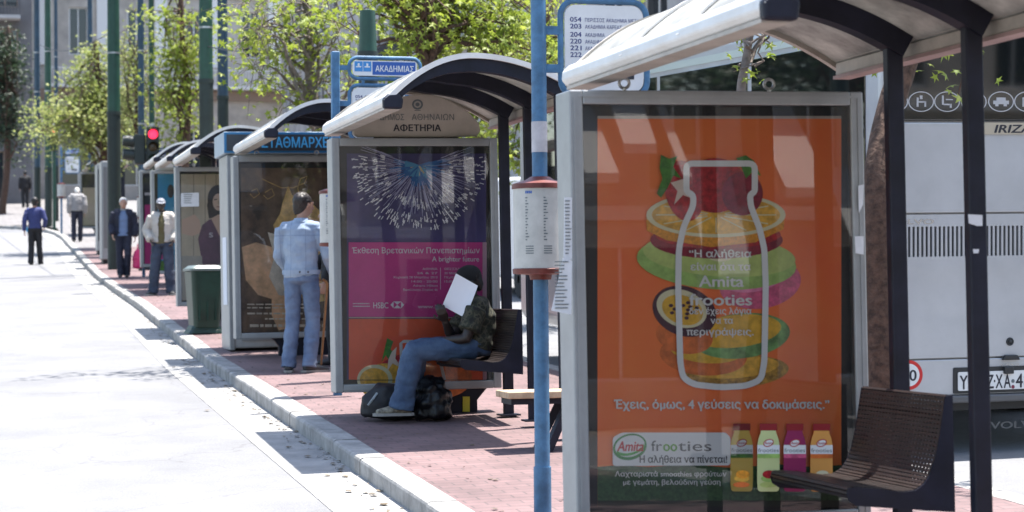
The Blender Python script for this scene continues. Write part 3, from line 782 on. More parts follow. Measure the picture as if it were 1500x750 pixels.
# ---- poster C: dark perfume advert with gold cloth
YC = 21.7; MC = shelter_frame(344, YC)
a = Art(MC, YC); gold = C('gold cloth', (.78, .46, .16), var=.4, vs=9); skin = C('print skin', (.78, .45, .25), var=.3, vs=6); pale = C('pale cloth', (.72, .62, .5), var=.25, vs=7)
dk = C('poster umber', (.15, .09, .055), var=.7, vs=3)
a.rect(353, 246, 480, 487, dk)
a.poly([(400, 330), (418, 300), (436, 286), (455, 296), (480, 320), (480, 440), (450, 446), (430, 420), (414, 380)], gold)
a.poly([(354, 362), (375, 355), (398, 362), (412, 390), (420, 425), (405, 440), (378, 432), (360, 410)], skin)
a.poly([(392, 340), (412, 346), (426, 380), (440, 410), (430, 436), (408, 432), (394, 405), (402, 375)], pale)
a.poly([(398, 436), (418, 432), (430, 450), (424, 480), (408, 484), (398, 462)], skin)
a.poly([(432, 330), (446, 318), (470, 322), (476, 350), (452, 372), (436, 356)], skin)
a.poly([(414, 296), (422, 272), (428, 286), (441, 288), (432, 298), (437, 314), (424, 304), (410, 314)], gold)
a.stroke([(384, 262), (396, 268), (412, 275), (430, 275), (446, 268), (450, 258), (440, 262), (436, 276), (440, 290)], 1.1, gold)
a.stroke([(368, 280), (376, 276), (380, 284), (372, 290), (366, 284)], .8, gold).stroke([(388, 282), (398, 276), (402, 286), (392, 292), (386, 286)], .8, gold)
a.bars(362, 474, 445, 5, 2, 1.6, pale, 5, .1).bars(362, 474, 458, 5, 1, 2.4, pale, 6, .1).bars(388, 474, 466, 6, 1, 2, pale, 7, .1); a.bars(366, 478, 475, 6, 1, 4, pale, 8, .05)
artC = a

# ---- poster D: fashion advert, woman with dark hair in a plum dress
YD = 28.7; MD = shelter_frame(259, YD)
a = Art(MD, YD); wallc = C('print panelling', (.58, .49, .36), var=.12, vs=3); dress = C('plum dress', (.13, .055, .10), var=.3, vs=6); hair_ = C('print hair', (.03, .02, .018))
a.rect(265, 255, 331, 440, wallc)
for x in (283, 300, 316): a.rect(x, 255, x+1, 440, C('print groove', (.25, .2, .15)))
a.poly([(266, 322), (285, 314), (292, 322), (296, 340), (282, 346), (266, 342)], C('print skin tone', (.68, .46, .34)))
a.ell(319, 292, 15, 21, hair_).poly([(303, 300), (310, 284), (322, 280), (331, 286), (331, 330), (318, 318), (306, 320)], hair_)
a.poly([(296, 330), (306, 322), (318, 318), (331, 322), (331, 438), (300, 438), (297, 390), (290, 350)], dress)
a.poly([(309, 320), (320, 314), (331, 318), (331, 330), (322, 346)], C('print skin tone 2', (.70, .48, .36)))
a.ell(320, 296, 8.5, 12.5, C('print face', (.72, .52, .40)))
a.stroke([(313.5, 292.5), (318, 292)], 1.4, hair_).stroke([(322, 292), (327, 292.5)], 1.4, hair_).stroke([(320, 294), (319.5, 299)], .8, C('print shade', (.33, .22, .17))).stroke([(317, 303), (323, 303)], 1.3, C('print lips', (.35, .1, .09)))
a.text('S', 306, 312, 347.5, lt, 7, .03); a.text('L', 327, 331, 347.5, lt, 7, .03)
a.bars(268, 300, 268, 9, 2, 1, wallc, 3)
a.rect(265, 375, 296, 440, C('print skirting', (.46, .42, .36), var=.1, vs=5)).rect(265, 394, 296, 395.5, C('print groove 2', (.25, .2, .15)))
artD = a

# ---- the shelters themselves
GROUP = 'bus shelters along the pavement'
shA = empty('bus_shelter', MA.to_translation(), (0, TILT, 0), 'nearest bus shelter, its panel showing the orange smoothie poster', 'bus shelter', GROUP)
make_structure(shA); base_kids = list(shA.children)
def shelter_copy(Mx, label):
    s = empty('bus_shelter', Mx.to_translation(), (0, TILT, 0), label, 'bus shelter', GROUP)
    for ch in base_kids: dup(ch, s)
    return s
shB = shelter_copy(MBm, 'second bus shelter with magenta and indigo poster and rounded terminus board under its roof')
shC = shelter_copy(MC, 'third bus shelter in front of the grey kiosk, with dark gold poster panel')
shD = shelter_copy(MD, 'fourth bus shelter behind the green bin, poster of a dark haired woman')
for s_, dx in ((shA, .10), (shC, .05)):
    for ch in s_.children: ch.location.x += dx
make_panel(shA, 1.38, artA); make_panel(shB, 1.30, artB, rings=False); make_panel(shC, 1.30, artC); make_panel(shD, 1.30, artD)
# farther shelters
YE = 38.6; ME = shelter_frame(223, YE); ME.translation.z += .10
a = Art(ME, YE, -.002); pb = C('poster sky blue', (.02, .28, .52))
a.rect(231, 252, 262, 400, pb).rect(231, 245, 262, 251, C('poster e top', (.5, .55, .55))).ell(250, 280, 5, 10, M['ink']).rect(231, 350, 240, 380, mgn).rect(231, 382, 246, 400, grn)
shE = shelter_copy(ME, 'fifth bus shelter with sky blue poster beside the man in the cap'); make_panel(shE, 1.30, a)
YF = 41.4; MF = shelter_frame(206, YF); MF.translation.z += .14
a = Art(MF, YF, -.002); a.rect(212, 252, 250, 396, C('poster f', (.03, .035, .05), var=.5, vs=4)).rect(212, 282, 230, 286, lt).rect(212, 300, 222, 390, mgn)
shF = shelter_copy(MF, 'sixth bus shelter with near black panel, half hidden by the fifth'); make_panel(shF, 1.30, a)
# far shelter, tiny
YG = 72.0; MG = shelter_frame(118, YG)
a = Art(MG, YG, -.002); a.rect(121, 275, 140, 330, wallc)
shG = shelter_copy(MG, 'farthest bus shelter under the tree, above the man in the grey jacket'); make_panel(shG, 1.30, a)

# ---- terminus board on shelter B
nb = empty('name_board'); nb.parent = shB
ins = MBm.inverted()
def lp(px, py, y=0.03):
    q = ins @ at(px, py, YB+y); return q.x, q.z
pl = [lp(*p) for p in [(519, 197), (517, 190), (520, 181), (540, 163), (562, 150), (585, 142), (612, 138), (640, 140), (663, 149), (686, 163), (702, 181), (704, 192), (699, 199), (660, 201), (525, 201)]]
MB().use(mat('board stone white', (.47, .42, .36), .5, var=.12, vs=4)).prism(pl, 'y', .03, .09).build('board', None, nb, bev=.008, fixn=True)
a = Art(MBm, YB+.03, .028); gyb = C('board grey letters', (.12, .14, .15)); 
a.ell(611.5, 153, 8, 7.6, gyb).ell(611.5, 153, 5.4, 5, C('emblem inner', (.38, .36, .32))).ell(611.5, 153, 3, 2.8, gyb).rect(607, 161.4, 616, 162.4, gyb)
a.text('ΔΗΜΟΣ', 556.5, 592, 176, gyb, 9, 0); a.text('ΑΘΗΝΑΙΩΝ', 603, 665, 176, gyb, 9, 0); a.text('ΑΦΕΤΗΡΙΑ', 576, 646, 192, M['ink'], 9.5, .03)
a.mb.build('lettering', None, nb)
q = [lp(*p, .05) for p in [(548, 201), (672, 201), (672, 206), (548, 206)]]
MB().use(M['black']).prism(q, 'y', .05, .08).build('bracket', None, nb, fixn=True)
st_ = MB().use(C('yellow sticker', (.65, .55, .04))); q = [lp(*p, .01) for p in [(678, 581), (688, 581), (688, 603), (678, 603)]]
st_.prism(q, 'y', .008, .019).build('sticker', None, shB, fixn=True)
# notices stuck on the frames
def sheet_on(name, label, pts, m, Y, th=.004, cat='notice'):
    P = [at(x, y, Y) for x, y in pts]; c = sum(P, Vector())/len(P)
    mb = MB().use(m); n = len(P); off = Vector((0, th, 0))
    mb.add([p-c for p in P]+[p-c+off for p in P], [list(range(n))[::-1], list(range(n, 2*n))]+[(i, (i+1) % n, n+(i+1) % n, n+i) for i in range(n)])
    o = mb.build(name, None, None, fixn=True); o.location = c; return tag(o, label, cat)
nmat = mat('printed notice', (.66, .67, .70), .8, var=.06, vs=30)
def lined(o, rows, m=M['ink']):
    xs = [v.co.x for v in o.data.vertices]; zs = [v.co.z for v in o.data.vertices]; a0, a1, b0, b1 = min(xs), max(xs), min(zs), max(zs)
    mb = MB().use(m); rr = random.Random(rows)
    for i in range(rows):
        z = b1-(b1-b0)*(i+1.2)/(rows+2); x = a0+(a1-a0)*.16
        mb.box(x, a1-(a1-a0)*rr.uniform(.15, .5), -.004, -.0025, z, z+(b1-b0)/(rows+2)*.3)
    mb.build('print', None, o)
ns = sheet_on('paper_notice', 'white paper notice taped to the poster glass beside the dark haired woman', [(265, 283), (291.5, 282), (291.5, 302.5), (265, 303)], nmat, YD-.05); lined(ns, 5, gyb)
ns = sheet_on('paper_notice', 'upper paper notice on the left edge of the nearest poster panel', [(827, 289), (838, 289), (838, 380), (826, 381)], nmat, 8.5); lined(ns, 16, gyb)
ns = sheet_on('paper_notice', 'lower paper notice hanging crooked from the left edge of the nearest poster panel', [(825, 378), (838, 382), (837, 461), (808, 455)], nmat, 8.46); lined(ns, 14, gyb)

# torn paper left on the posts and on the panel edge of the nearest shelter
for (pts, Yw) in (([(1418, 314), (1439, 315), (1439, 331), (1431, 331), (1419, 327)], 7.382), ([(1425, 365), (1434, 365), (1433, 371), (1426, 371)], 7.382), ([(1252, 346), (1265, 346), (1265, 373), (1253, 371)], 8.497), ([(1257, 272), (1265, 270), (1264, 300), (1258, 312)], 8.497)):
    inv_ = MA.inverted(); q = [inv_ @ at(x, y, Yw) for x, y in pts]; yy = q[0].y; mb = MB().use(nmat); n = len(q)
    mb.prism([(v.x, v.z) for v in q], 'y', yy-.0015, yy); mb.build('torn_sticker', None, shA, fixn=True)
# ------------------------------------------------------------------ bus stop poles
dred = mat('drum red cap', (.12, .02, .013), .5, var=.3, vs=14)
drumw = mat('drum sheet', (.47, .455, .42), .45, var=.1, vs=10)
sgnw = mat('sign white', (.70, .70, .70), .4, var=.05, vs=6)
sgnb = mat('sign blue', (.03, .10, .36), .4)
SG = 'bus stop signs on blue poles'
def rrect(x0, x1, z0, z1, r, n=6):
    pts = []
    for cx, cz, a0 in ((x1-r, z1-r, 0), (x0+r, z1-r, 90), (x0+r, z0+r, 180), (x1-r, z0+r, 270)):
        for i in range(n+1):
            t = R(a0+90*i/n); pts.append((cx+r*math.cos(t), cz+r*math.sin(t)))
    return pts
def ring_frame(mb, x0, x1, z0, z1, r, t, y):
    P = [Vector((x, y, z)) for x, z in rrect(x0, x1, z0, z1, r)]
    P.append(P[0]); P.append(P[1]); mb.loft(P, [t]*len(P), 10, ref=(0, 1, 0), cap=False)
def stop_pole(label, px, Y, route, top_text, width=.5, head=True, drum_z=(1.27, 1.73), grey=True, square=False, signz=(2.2, 2.70), high=3.6):
    x = at(px, 300, Y).x; z = g(x, Y); root = empty('bus_stop_sign', (x, Y, z), (0, 0, 0), label, 'bus stop sign', SG)
    p = MB()
    if square: p.box(-.034, .034, -.034, .034, -.02, high)
    else:
        p.use(M['blue']).tube([(0, 0, -.02), (0, 0, .26)], .046, 18); p.tube([(0, 0, .26), (0, 0, high)], .040, 18)
    p.build('pole', M['blue'], root, smooth=True, bev=.006 if square else 0)
    if grey:
        MB().tube([(0, 0, 1.90), (0, 0, 2.06)], .0415, 18).build('bare_band', mat('primer grey', (.46, .43, .44), .6, var=.15, vs=12) if 'pr' not in M else M['pr'], root, smooth=True)
    a0, a1 = drum_z
    d = empty('timetable_drum'); d.parent = root
    MB().lathe([(.140, a0+.02), (.140, a1-.02)], seg=36).build('sheet', drumw, d, smooth=True)
    MB().lathe([(.055, a0-.035), (.06, a0-.01), (.145, a0-.004), (.147, a0+.02), (.141, a0+.024)], seg=36).build('cap', dred, d, smooth=True)
    MB().lathe([(.141, a1-.022), (.148, a1-.02), (.146, a1+.004), (.075, a1+.026), (.05, a1+.042)], seg=36).build('cap', dred, d, smooth=True)
    # rows of stops printed round the drum
    pr = MB().use(gyb); rr = random.Random(7)
    for col in range(3):
        th0 = R(-90-48+col*40)
        for i in range(19):
            zz = a1-.075-i*.0155
            if zz < a0+.16: continue
            w = rr.uniform(.05, .17); n = 3
            for k in range(n):
                ta = th0+w*k/n; tb = th0+w*(k+1)/n; rd = .1408
                pr.add([(rd*math.cos(ta), rd*math.sin(ta), zz), (rd*math.cos(tb), rd*math.sin(tb), zz), (rd*math.cos(tb), rd*math.sin(tb), zz+.006), (rd*math.cos(ta), rd*math.sin(ta), zz+.006)], [(0, 1, 2, 3)])
        for i in range(4):
            zz = a0+.135-i*.012
            for k in range(3):
                ta = th0+.32*k/3; tb = th0+.32*(k+1)/3; rd = .1408
                pr.add([(rd*math.cos(ta), rd*math.sin(ta), zz), (rd*math.cos(tb), rd*math.sin(tb), zz), (rd*math.cos(tb), rd*math.sin(tb), zz+.005), (rd*math.cos(ta), rd*math.sin(ta), zz+.005)], [(0, 1, 2, 3)])
    pr.build('print', None, d); pr = MB().use(sgnb)
    for i in range(4):
        ta = R(-138)+.07*i; tb = ta+.055; rd = .1409
        pr.add([(rd*math.cos(ta), rd*math.sin(ta), a1-.05), (rd*math.cos(tb), rd*math.sin(tb), a1-.05), (rd*math.cos(tb), rd*math.sin(tb), a1-.036), (rd*math.cos(ta), rd*math.sin(ta), a1-.036)], [(0, 1, 2, 3)])
    pr.build('heading', None, d)
    # route list in a rounded tube frame
    z0, z1 = signz; x0, x1 = .12, .12+width
    f = MB(); ring_frame(f, x0, x1, z0, z1, .08, .016, 0)
    for zz in (z0+.14, z1-.16): f.box(.03, x0+.005, -.012, .012, zz-.022, zz+.022)
    f.build('sign_frame', M['blue'], root, smooth=True)
    s = MB().use(sgnw); s.prism(rrect(x0+.022, x1-.022, z0+.022, z1-.022, .06), 'y', -.008, .008); so = s.build('route_board', None, root, fixn=True)
    l = MB()
    for i, (n_, t) in enumerate(route):
        zz = z1-.112-i*.0355-(.008 if i > 1 else 0)
        text_on(l, M['inkblue'], n_, (0, -.0095, 0), (1, 0, 0), (0, 0, 1), x0+.05, x0+.112, zz, .026, .014)
        text_on(l, M['inkblue'], t, (0, -.0095, 0), (1, 0, 0), (0, 0, 1), x0+.132, x0+.132+.0135*len(t), zz+.001, .020, .0)
    l.build('lettering', None, so)
    l = MB().use(M['ink']).box(x0+.23, x0+.40, -.0105, -.0085, z0+.09, z0+.15); l.use(sgnw)
    for k in range(3): l.box(x0+.245, x0+.38-.03*k, -.0115, -.0105, z0+.134-.013*k, z0+.139-.013*k)
    l.build('sticker', None, so)
    if head:
        h0, h1 = z1+.055, z1+.235; hx1 = .12+max(width, .62)
        f = MB(); ring_frame(f, x0, hx1, h0, h1, .075, .016, 0)
        f.box(.03, x0+.005, -.012, .012, (h0+h1)/2-.02, (h0+h1)/2+.02)
        for xx in (x0+.12, x0+.4): f.box(xx-.012, xx+.012, -.01, .01, z1+.012, h0-.012)
        f.build('head_frame', M['blue'], root, smooth=True)
        s = MB().use(sgnw).prism(rrect(x0+.03, hx1-.03, h0+.025, h1-.025, .03), 'y', -.008, .008).build('head_board', None, root, fixn=True)
        MB().use(sgnb).box(x0+.20, hx1-.045, -.0095, -.0082, h0+.034, h1-.034).build('name_field', None, s)
        lb = C('sign light blue', (.05, .24, .55))
        for q0 in (x0+.045, x0+.12):
            em = MB().use(lb).box(q0, q0+.07, -.0095, -.0082, h0+.06, h1-.034)
            em.use(sgnw).box(q0+.012, q0+.058, -.0108, -.0094, h1-.085, h1-.075).box(q0+.027, q0+.043, -.0108, -.0094, h1-.0755, h1-.05); em.build('emblem', None, s)
        l = MB()
        text_on(l, sgnw, top_text, (0, -.0115, 0), (1, 0, 0), (0, 0, 1), x0+.225, hx1-.06, h0+.062, .052, .015)
        l.build('lettering', None, s)
    return root
rl = [('054', 'ΠΕΡΙΣΣΟΣ ΑΚΑΔΗΜΙΑ ΜΕΤΑΜ.'), ('203', 'ΑΚΑΔΗΜΙΑ ΚΑΡΕΑΣ'), ('204', 'ΑΚΑΔΗΜΙΑ'), ('220', 'ΑΚΑΔΗΜΙΑ'), ('221', 'ΑΚΑΔΗΜΙΑ'), ('222', '')]
stop_pole('near blue bus stop pole with red capped timetable drum left of the nearest shelter', 791, 10.3, rl, 'ΑΚΑΔΗΜΙΑΣ', .475)
stop_pole('square blue bus stop pole and street name sign standing behind the second shelter', 492.5, 17.2, rl, 'ΑΚΑΔΗΜΙΑΣ', .5, grey=False, square=True, signz=(2.16, 2.64), high=2.92)
stop_pole('blue bus stop pole with pale sign beside the red traffic light', 210, 45.0, rl, 'ΑΚΑΔΗΜΙΑΣ', .55, grey=False, square=True, signz=(1.75, 2.55), high=2.95)
stop_pole('far blue bus stop pole with white drum, left of the man in the grey jacket', 90, 72.5, rl, 'ΑΚΑΔΗΜΙΑΣ', .5, grey=False, square=True, signz=(2.1, 2.7), high=3.0)

# ------------------------------------------------------------------ wooden slat seat between the near posts
px0 = at(735, 575, 13.0); px1 = at(830, 575, 13.0); zt = at(770, 572, 13.0).z
wb = empty('wooden_bench', ((px0.x+px1.x)/2, 13.0, g(3.6, 13.0)), (0, 0, 0), 'plank bench with pale wooden top and dark slanted leg behind the blue pole', 'bench')
hz = zt-wb.location.z; w2 = (px1.x-px0.x)/2
for k in range(3): MB().box(-w2, w2+.12, -.17+.115*k, -.065+.115*k, hz-.045, hz).build('plank', mat('bench wood', (.46, .33, .21), .7, var=.25, vs=9) if k == 0 else bpy.data.materials['bench wood'], wb, bev=.006)
MB().box(-w2+.03, w2+.1, -.13, .13, hz-.085, hz-.047).build('bearer', M['navy'], wb)
for s in (-1, 1):
    MB().bar((w2-.02, s*.10, hz-.085), (w2-.17, s*.13, 0), .05, .05).build('leg', M['navy'], wb)
    MB().bar((w2+.08, s*.10, hz-.085), (w2+.08, s*.12, 0), .05, .05).build('leg', M['navy'], wb)

# ------------------------------------------------------------------ station master's kiosk behind shelter C
YK = 22.55; kx0 = at(337, 300, YK).x; kz = g(kx0+.8, YK)
ko = empty('kiosk', (kx0, YK, kz), (0, TILT, 0), 'grey kiosk with dark fascia sign in blue capital letters behind the third shelter', 'kiosk')
kwall = mat('kiosk panel', (.40, .41, .40), .5, var=.1, vs=5); kw = 1.75
MB().box(0, kw, 0, .70, .02, 2.16).build('cabin', kwall, ko, bev=.02)
for x in (-.015, kw-.045): MB().box(x, x+.06, -.02, .72, 0, 2.15).build('corner_trim', M['alu'], ko, bev=.01)
bl = mat('fascia blue', (.02, .16, .33), .4); fd = mat('fascia dark', (.03, .035, .042), .45)
MB().box(-.05, kw+.05, -.06, .85, 2.16, 2.40).build('fascia', mat('fascia grey blue', (.30, .38, .44), .45, var=.08, vs=5), ko, bev=.01)
f = MB().use(bl); f.box(-.045, kw+.045, -.072, -.0605, 2.168, 2.392); f.use(fd).box(-.02, kw+.02, -.079, -.0725, 2.19, 2.37); f.build('fascia_face', None, ko)
a0 = at(386, 226, YK-.08).x-kx0; a1 = at(481, 226, YK-.08).x-kx0
l = MB(); text_on(l, C('fascia letters', (.08, .42, .72)), 'ΣΤΑΘΜΑΡΧΕΙΟ', (0, -.082, 0), (1, 0, 0), (0, 0, 1), a0, a0+(a1-a0)*11/9.15, 2.225, .115, .02); l.build('lettering', None, ko)
MB().box(-.022, -.016, .1, .45, .5, 1.25).build('sticker', nmat, ko)
MB().box(.12, .85, -.012, -.002, .1, 2.0).build('door', mat('kiosk door', (.26, .27, .27), .5), ko, bev=.004)

# ------------------------------------------------------------------ litter bin
p = at(299, 476, 25.8); bx, by = p.x, 25.8; bz = g(bx, by)
bn = empty('litter_bin', (bx, by, bz), (0, 0, R(6)), 'dark green plastic wheelie bin with grey lid at the pavement edge', 'bin')
bg = mat('bin green plastic', (.006, .032, .021), .4, var=.25, vs=6)
def frust(mb, x0, y0, x1, y1, z0, z1, r=.05):
    A = [(x, y, z0) for x, y in rrect(-x0, x0, -y0, y0, r, 4)]; B = [(x, y, z1) for x, y in rrect(-x1, x1, -y1, y1, r, 4)]; n = len(A)
    mb.add(A+B, [tuple(range(n))[::-1], tuple(range(n, 2*n))]+[(i, (i+1) % n, n+(i+1) % n, n+i) for i in range(n)]); return mb
frust(MB(), .165, .19, .205, .24, .07, .78).build('body', bg, bn, bev=.01)
b = MB(); frust(b, .235, .21, .20, .19, .0, .05); frust(b, .20, .19, .175, .17, .05, .10); b.build('base', bg, bn, bev=.008)
b = MB(); frust(b, .225, .26, .225, .26, .78, .81, .05); frust(b, .215, .25, .17, .2, .81, .85, .05); b.build('lid', mat('bin lid', (.13, .16, .15), .4, var=.1, vs=6), bn, bev=.008)
b = MB(); b.tube([(.20, .2, .77), (.28, .22, .78), (.28, -.22, .78), (.20, -.2, .77)], .014); b.build('handle', bg, bn, smooth=True)
for k in (-.1, 0, .1): MB().box(k-.008, k+.008, -.245, -.2, .15, .72, Matrix.Rotation(R(-4), 4, 'X')).build('moulded_rib', bg, bn)

# ------------------------------------------------------------------ street poles
PG = 'street poles along the avenue'
def street_pole(label, px, Y, dia, m, top=9.0, basem=None, split=None, name='street_pole', col=None):
    x = at(px, 300, Y).x; z = g(x, Y); o = empty(name, (x, Y, z-.02), (0, 0, 0), label, 'pole', PG); r = dia/2
    sp = split or 2.2
    MB().loft([(0, 0, sp), (0, 0, top)], [r*.97, r*.8], 20, rnd=.2).build('shaft', m, o, smooth=True)
    MB().loft([(0, 0, 0), (0, 0, sp)], [r*1.04, r*1.0], 20, rnd=0).build('base', basem or M['pdark'], o, smooth=True)
    MB().loft([(0, 0, sp-.04), (0, 0, sp+.04)], [r*1.10, r*1.08], 20, rnd=0).build('collar', basem or M['pdark'], o, smooth=True)
    for k, zz in enumerate((3.4, 5.1, 6.6)):
        if zz < top-.3 and zz > sp: MB().lathe([(r*.99, zz), (r*.99, zz+.035)], seg=18).build('band', M['steel'], o)
    return o
street_pole('stout green pole behind the white haired man', 167.5, 49, .31, M['pgreen'], 10.5, split=3.7)
street_pole('green pole right of the traffic light, rising behind the fourth shelter', 303, 41, .285, M['pgreen'], 10.5, split=4.05)
street_pole('blue grey pole just right of the green pole above the fourth shelter', 327.5, 50, .27, M['pblue'], 11, split=4.1)
street_pole('dark green pole topped short behind the street name sign', 540.5, 18.6, .178, M['pgreen'], 3.42, split=3.0)
street_pole('slim blue grey pole left of the traffic light', 207.5, 48, .155, M['pblue'], 12)
street_pole('slim dark pole rising straight above the traffic light', 223, 50, .14, M['pgreen'], 12)
street_pole('slim blue grey pole left of the stout green pole, among leaves', 133, 78, .2, M['pblue'], 13)
street_pole('thin blue grey pole in front of the pale block, left of the leafy tree', 83, 84, .16, M['pblue'], 13)
street_pole('thick based blue grey pole above the man in the blue shirt', 55, 80, .24, M['pblue'], 13)
street_pole('short dark green pole between the two thin blue grey poles', 71, 79, .27, M['pgreen'], 9.4)

# ------------------------------------------------------------------ traffic lights
hs = mat('signal housing', (.012, .02, .018), .5)
def lamp(name, col, e):
    m = mat(name, col, .3); b = m.node_tree.nodes['Principled BSDF']
    if e: b.inputs['Emission Color'].default_value = (*col, 1); b.inputs['Emission Strength'].default_value = e
    return m
rl_on = lamp('red lens lit', (.95, .02, .06), 1.0); off1 = lamp('amber lens off', (.05, .03, .01), 0); off2 = lamp('green lens off', (.01, .04, .03), 0)
def traffic_light(label, px, py, Y, side=True, s=1.0):
    c = at(px, py, Y); z = g(c.x, Y); o = empty('traffic_light', (c.x, Y, z), (0, 0, 0), label, 'traffic light', 'traffic lights')
    h = c.z-z
    MB().tube([(0, .14, 0), (0, .14, h+.25)], .055, 14).build('pole', M['pgreen'], o, smooth=True)
    hd = empty('signal_head', (0, 0, h)); hd.parent = o
    MB().box(-.14*s, .14*s, -.10, .10, -.72*s, .17*s).build('housing', hs, hd, bev=.03)
    for k, m in enumerate((rl_on, off1, off2)):
        zz = -.285*k*s
        b = MB(); M2 = Matrix.Translation((0, -.102, zz)) @ Matrix.Rotation(R(90), 4, 'X')
        t = MB().lathe([(.0, .0), (.105*s, .0), (.095*s, .018), (.05*s, .032), (.001, .036)], seg=24); t.v = [tuple(M2 @ Vector(v)) for v in t.v]; t.build('lens', m, hd, smooth=True)
        v = MB(); n = 14; vs = []
        for i in range(n+1):
            t = R(-20+220*i/n)
            for (r, y) in ((.115*s, -.10), (.115*s, -.26 + .08*abs(i-n/2)/n), (.121*s, -.26+.08*abs(i-n/2)/n), (.121*s, -.10)): vs.append((r*math.cos(t), y, zz+r*math.sin(t)))
        v.add(vs, [(i*4+k2, i*4+(k2+1) % 4, i*4+4+(k2+1) % 4, i*4+4+k2) for i in range(n) for k2 in range(4)]); v.build('visor', hs, hd, fixn=True)
    MB().box(-.05, .05, -.05, .05, .17*s, .26*s).build('cap', M['steel'], hd, bev=.01)
    if side:
        sd_ = empty('side_head', (-.27, .10, h-.02)); sd_.parent = o
        MB().box(-.12, .12, -.13, .13, -.62, .02).build('housing', hs, sd_, bev=.03)
        for zz in (-.13, -.42):
            MB().loft([(-.12, 0, zz), (-.36, 0, zz+.02)], [.12, .115], 16, ref=(0, 1, 0), rnd=0).build('visor', hs, sd_, smooth=True)
    return o
traffic_light('traffic light showing red above the fifth bus shelter', 223.5, 197, 44.5, s=.95)
traffic_light('small far traffic light showing red among the leaves', 79, 192, 76, False)

# ------------------------------------------------------------------ coach
YBUS = 12.75
bl0 = at(1289, 400, YBUS).x; bz0 = g(bl0+1.2, YBUS)-.14
SL = math.atan(.0436)
bus = empty('coach', (bl0, YBUS, bz0), (SL, TILT, 0), 'silver white coach parked with its rear towards us behind the nearest shelter', 'bus')
MBus = Matrix.Translation((bl0, YBUS, bz0)) @ Matrix.Rotation(TILT, 4, 'Y') @ Matrix.Rotation(SL, 4, 'X')
bus.rotation_euler = MBus.to_euler(); IB = MBus.inverted()
def bp(px, py, y=0):
    # where the ray through a pixel meets the rear plane
    o = IB @ CAM; d = IB.to_3x3() @ ray(px, py); t = (y-o.y)/d.y; q = o+d*t; return q.x, q.z
silver = mat('coach silver paint', (.44, .45, .47), .3, .25, var=.10, vs=1.3)
silver.node_tree.nodes['Principled BSDF'].inputs['Coat Weight'].default_value = .4
bdark = mat('coach dark plastic', (.02, .021, .023), .5); bglass = mat('coach dark glass', (.006, .008, .008), .03, spec=1.0)
bw = 2.5; bl = 9.4; bh = 3.12
zwin = bp(1350, 177)[1]; zseam = bp(1350, 313)[1]; zv1 = bp(1350, 332)[1]; zv0 = bp(1350, 376)[1]; zlip = bp(1350, 526)[1]; zbot = bp(1350, 582)[1]
prof = rrect(0, bw, zbot, bh, .16, 6)
body = MB().use(silver); prof2 = [(x, z) for x, z in prof]
body.prism(prof2, 'y', .02, bl); body.build('body', None, bus, smooth=True, angle=30, bev=.03, fixn=True)
MB().use(bglass).prism(rrect(.05, bw-.05, zwin, bh-.22, .10), 'y', -.012, .03).build('rear_window', None, bus, bev=.01, fixn=True)
def rear_panel(name, x0, x1, z0, z1, m, y0=-.02, r=.03, bev=.006): return MB().use(m).prism(rrect(x0, x1, z0, z1, r, 4), 'y', y0, .025).build(name, None, bus, bev=bev, fixn=True)
rear_panel('upper_panel', .012, bw-.012, zseam+.006, zwin-.012, silver)
# engine hatch with real slots
xs0 = bp(1292, 350)[0]+.02; pitch = bp(1346, 350)[0]-bp(1339.6, 350)[0]
hatch = MB().use(silver); z0, z1 = zlip+.006, zseam-.006
hatch.box(.012, bw-.012, -.022, .02, z0, zv0); hatch.box(.012, bw-.012, -.022, .02, zv1, z1)
x = xs0; n = int((bw-xs0-.14)/pitch)
hatch.box(.012, xs0, -.022, .02, zv0, zv1)
for i in range(n): hatch.box(xs0+i*pitch+pitch*.52, xs0+(i+1)*pitch, -.022, .02, zv0, zv1)
hatch.box(xs0+n*pitch, bw-.012, -.022, .02, zv0, zv1)
hatch.build('engine_hatch', None, bus)
MB().box(xs0-.01, xs0+n*pitch+.01, .0, .0195, zv0-.01, zv1+.01).build('vent_recess', bdark, bus)
rear_panel('lower_panel', .012, bw-.012, zbot+.01, zlip-.006, silver)
MB().box(.02, bw-.02, -.05, .02, zbot-.045, zbot+.008).build('bumper', mat('coach bumper grey', (.10, .10, .105), .45), bus, bev=.012)
MB().box(.15, bw-.15, .02, .5, .28, zbot-.05).build('engine_bay', M['black'], bus)
# plate, speed disc, latch, camera, lettering
p0 = bp(1400, 572); p1 = bp(1516, 541)
pr_ = MB().use(bdark).prism(rrect(p0[0]-.03, p1[0]+.03, p0[1]-.02, p1[1]+.03, .01, 2), 'y', -.028, -.015).build('plate_recess', None, bus, fixn=True)
MB().use(sgnw).prism(rrect(p0[0], p1[0], p0[1], p1[1], .01, 2), 'y', -.036, -.0285).build('plate', None, bus, fixn=True)
l = MB(); U = (1, 0, 0); V = (0, 0, 1); pb_ = bp(1450, 568)[1]; ph = bp(1450, 546)[1]-pb_
for t, a, b in (('Y', 1402, 1414), ('Z', 1441.5, 1452), ('X', 1454.5, 1465), ('A', 1466.5, 1477), ('4', 1484, 1494.5), ('8', 1496, 1506)):
    text_on(l, M['ink'], t, (0, -.0372, 0), U, V, bp(a, 568)[0], bp(b, 568)[0], pb_, ph*.95, .02)
l.use(M['ink']).box(bp(1453, 568)[0]-.004, bp(1453, 568)[0]+.006, -.0375, -.0365, pb_+ph*.4, pb_+ph*.55)
l.build('plate_lettering', None, bus); l = MB().use(C('plate seal', (.2, .02, .05)))
cx_ = bp(1480, 560); l.prism([(cx_[0]+.013*math.cos(t*.5236), cx_[1]-.028+.013*math.sin(t*.5236)) for t in range(12)], 'y', -.0375, -.0365)
l.build('plate_seal', None, bus); l = MB()
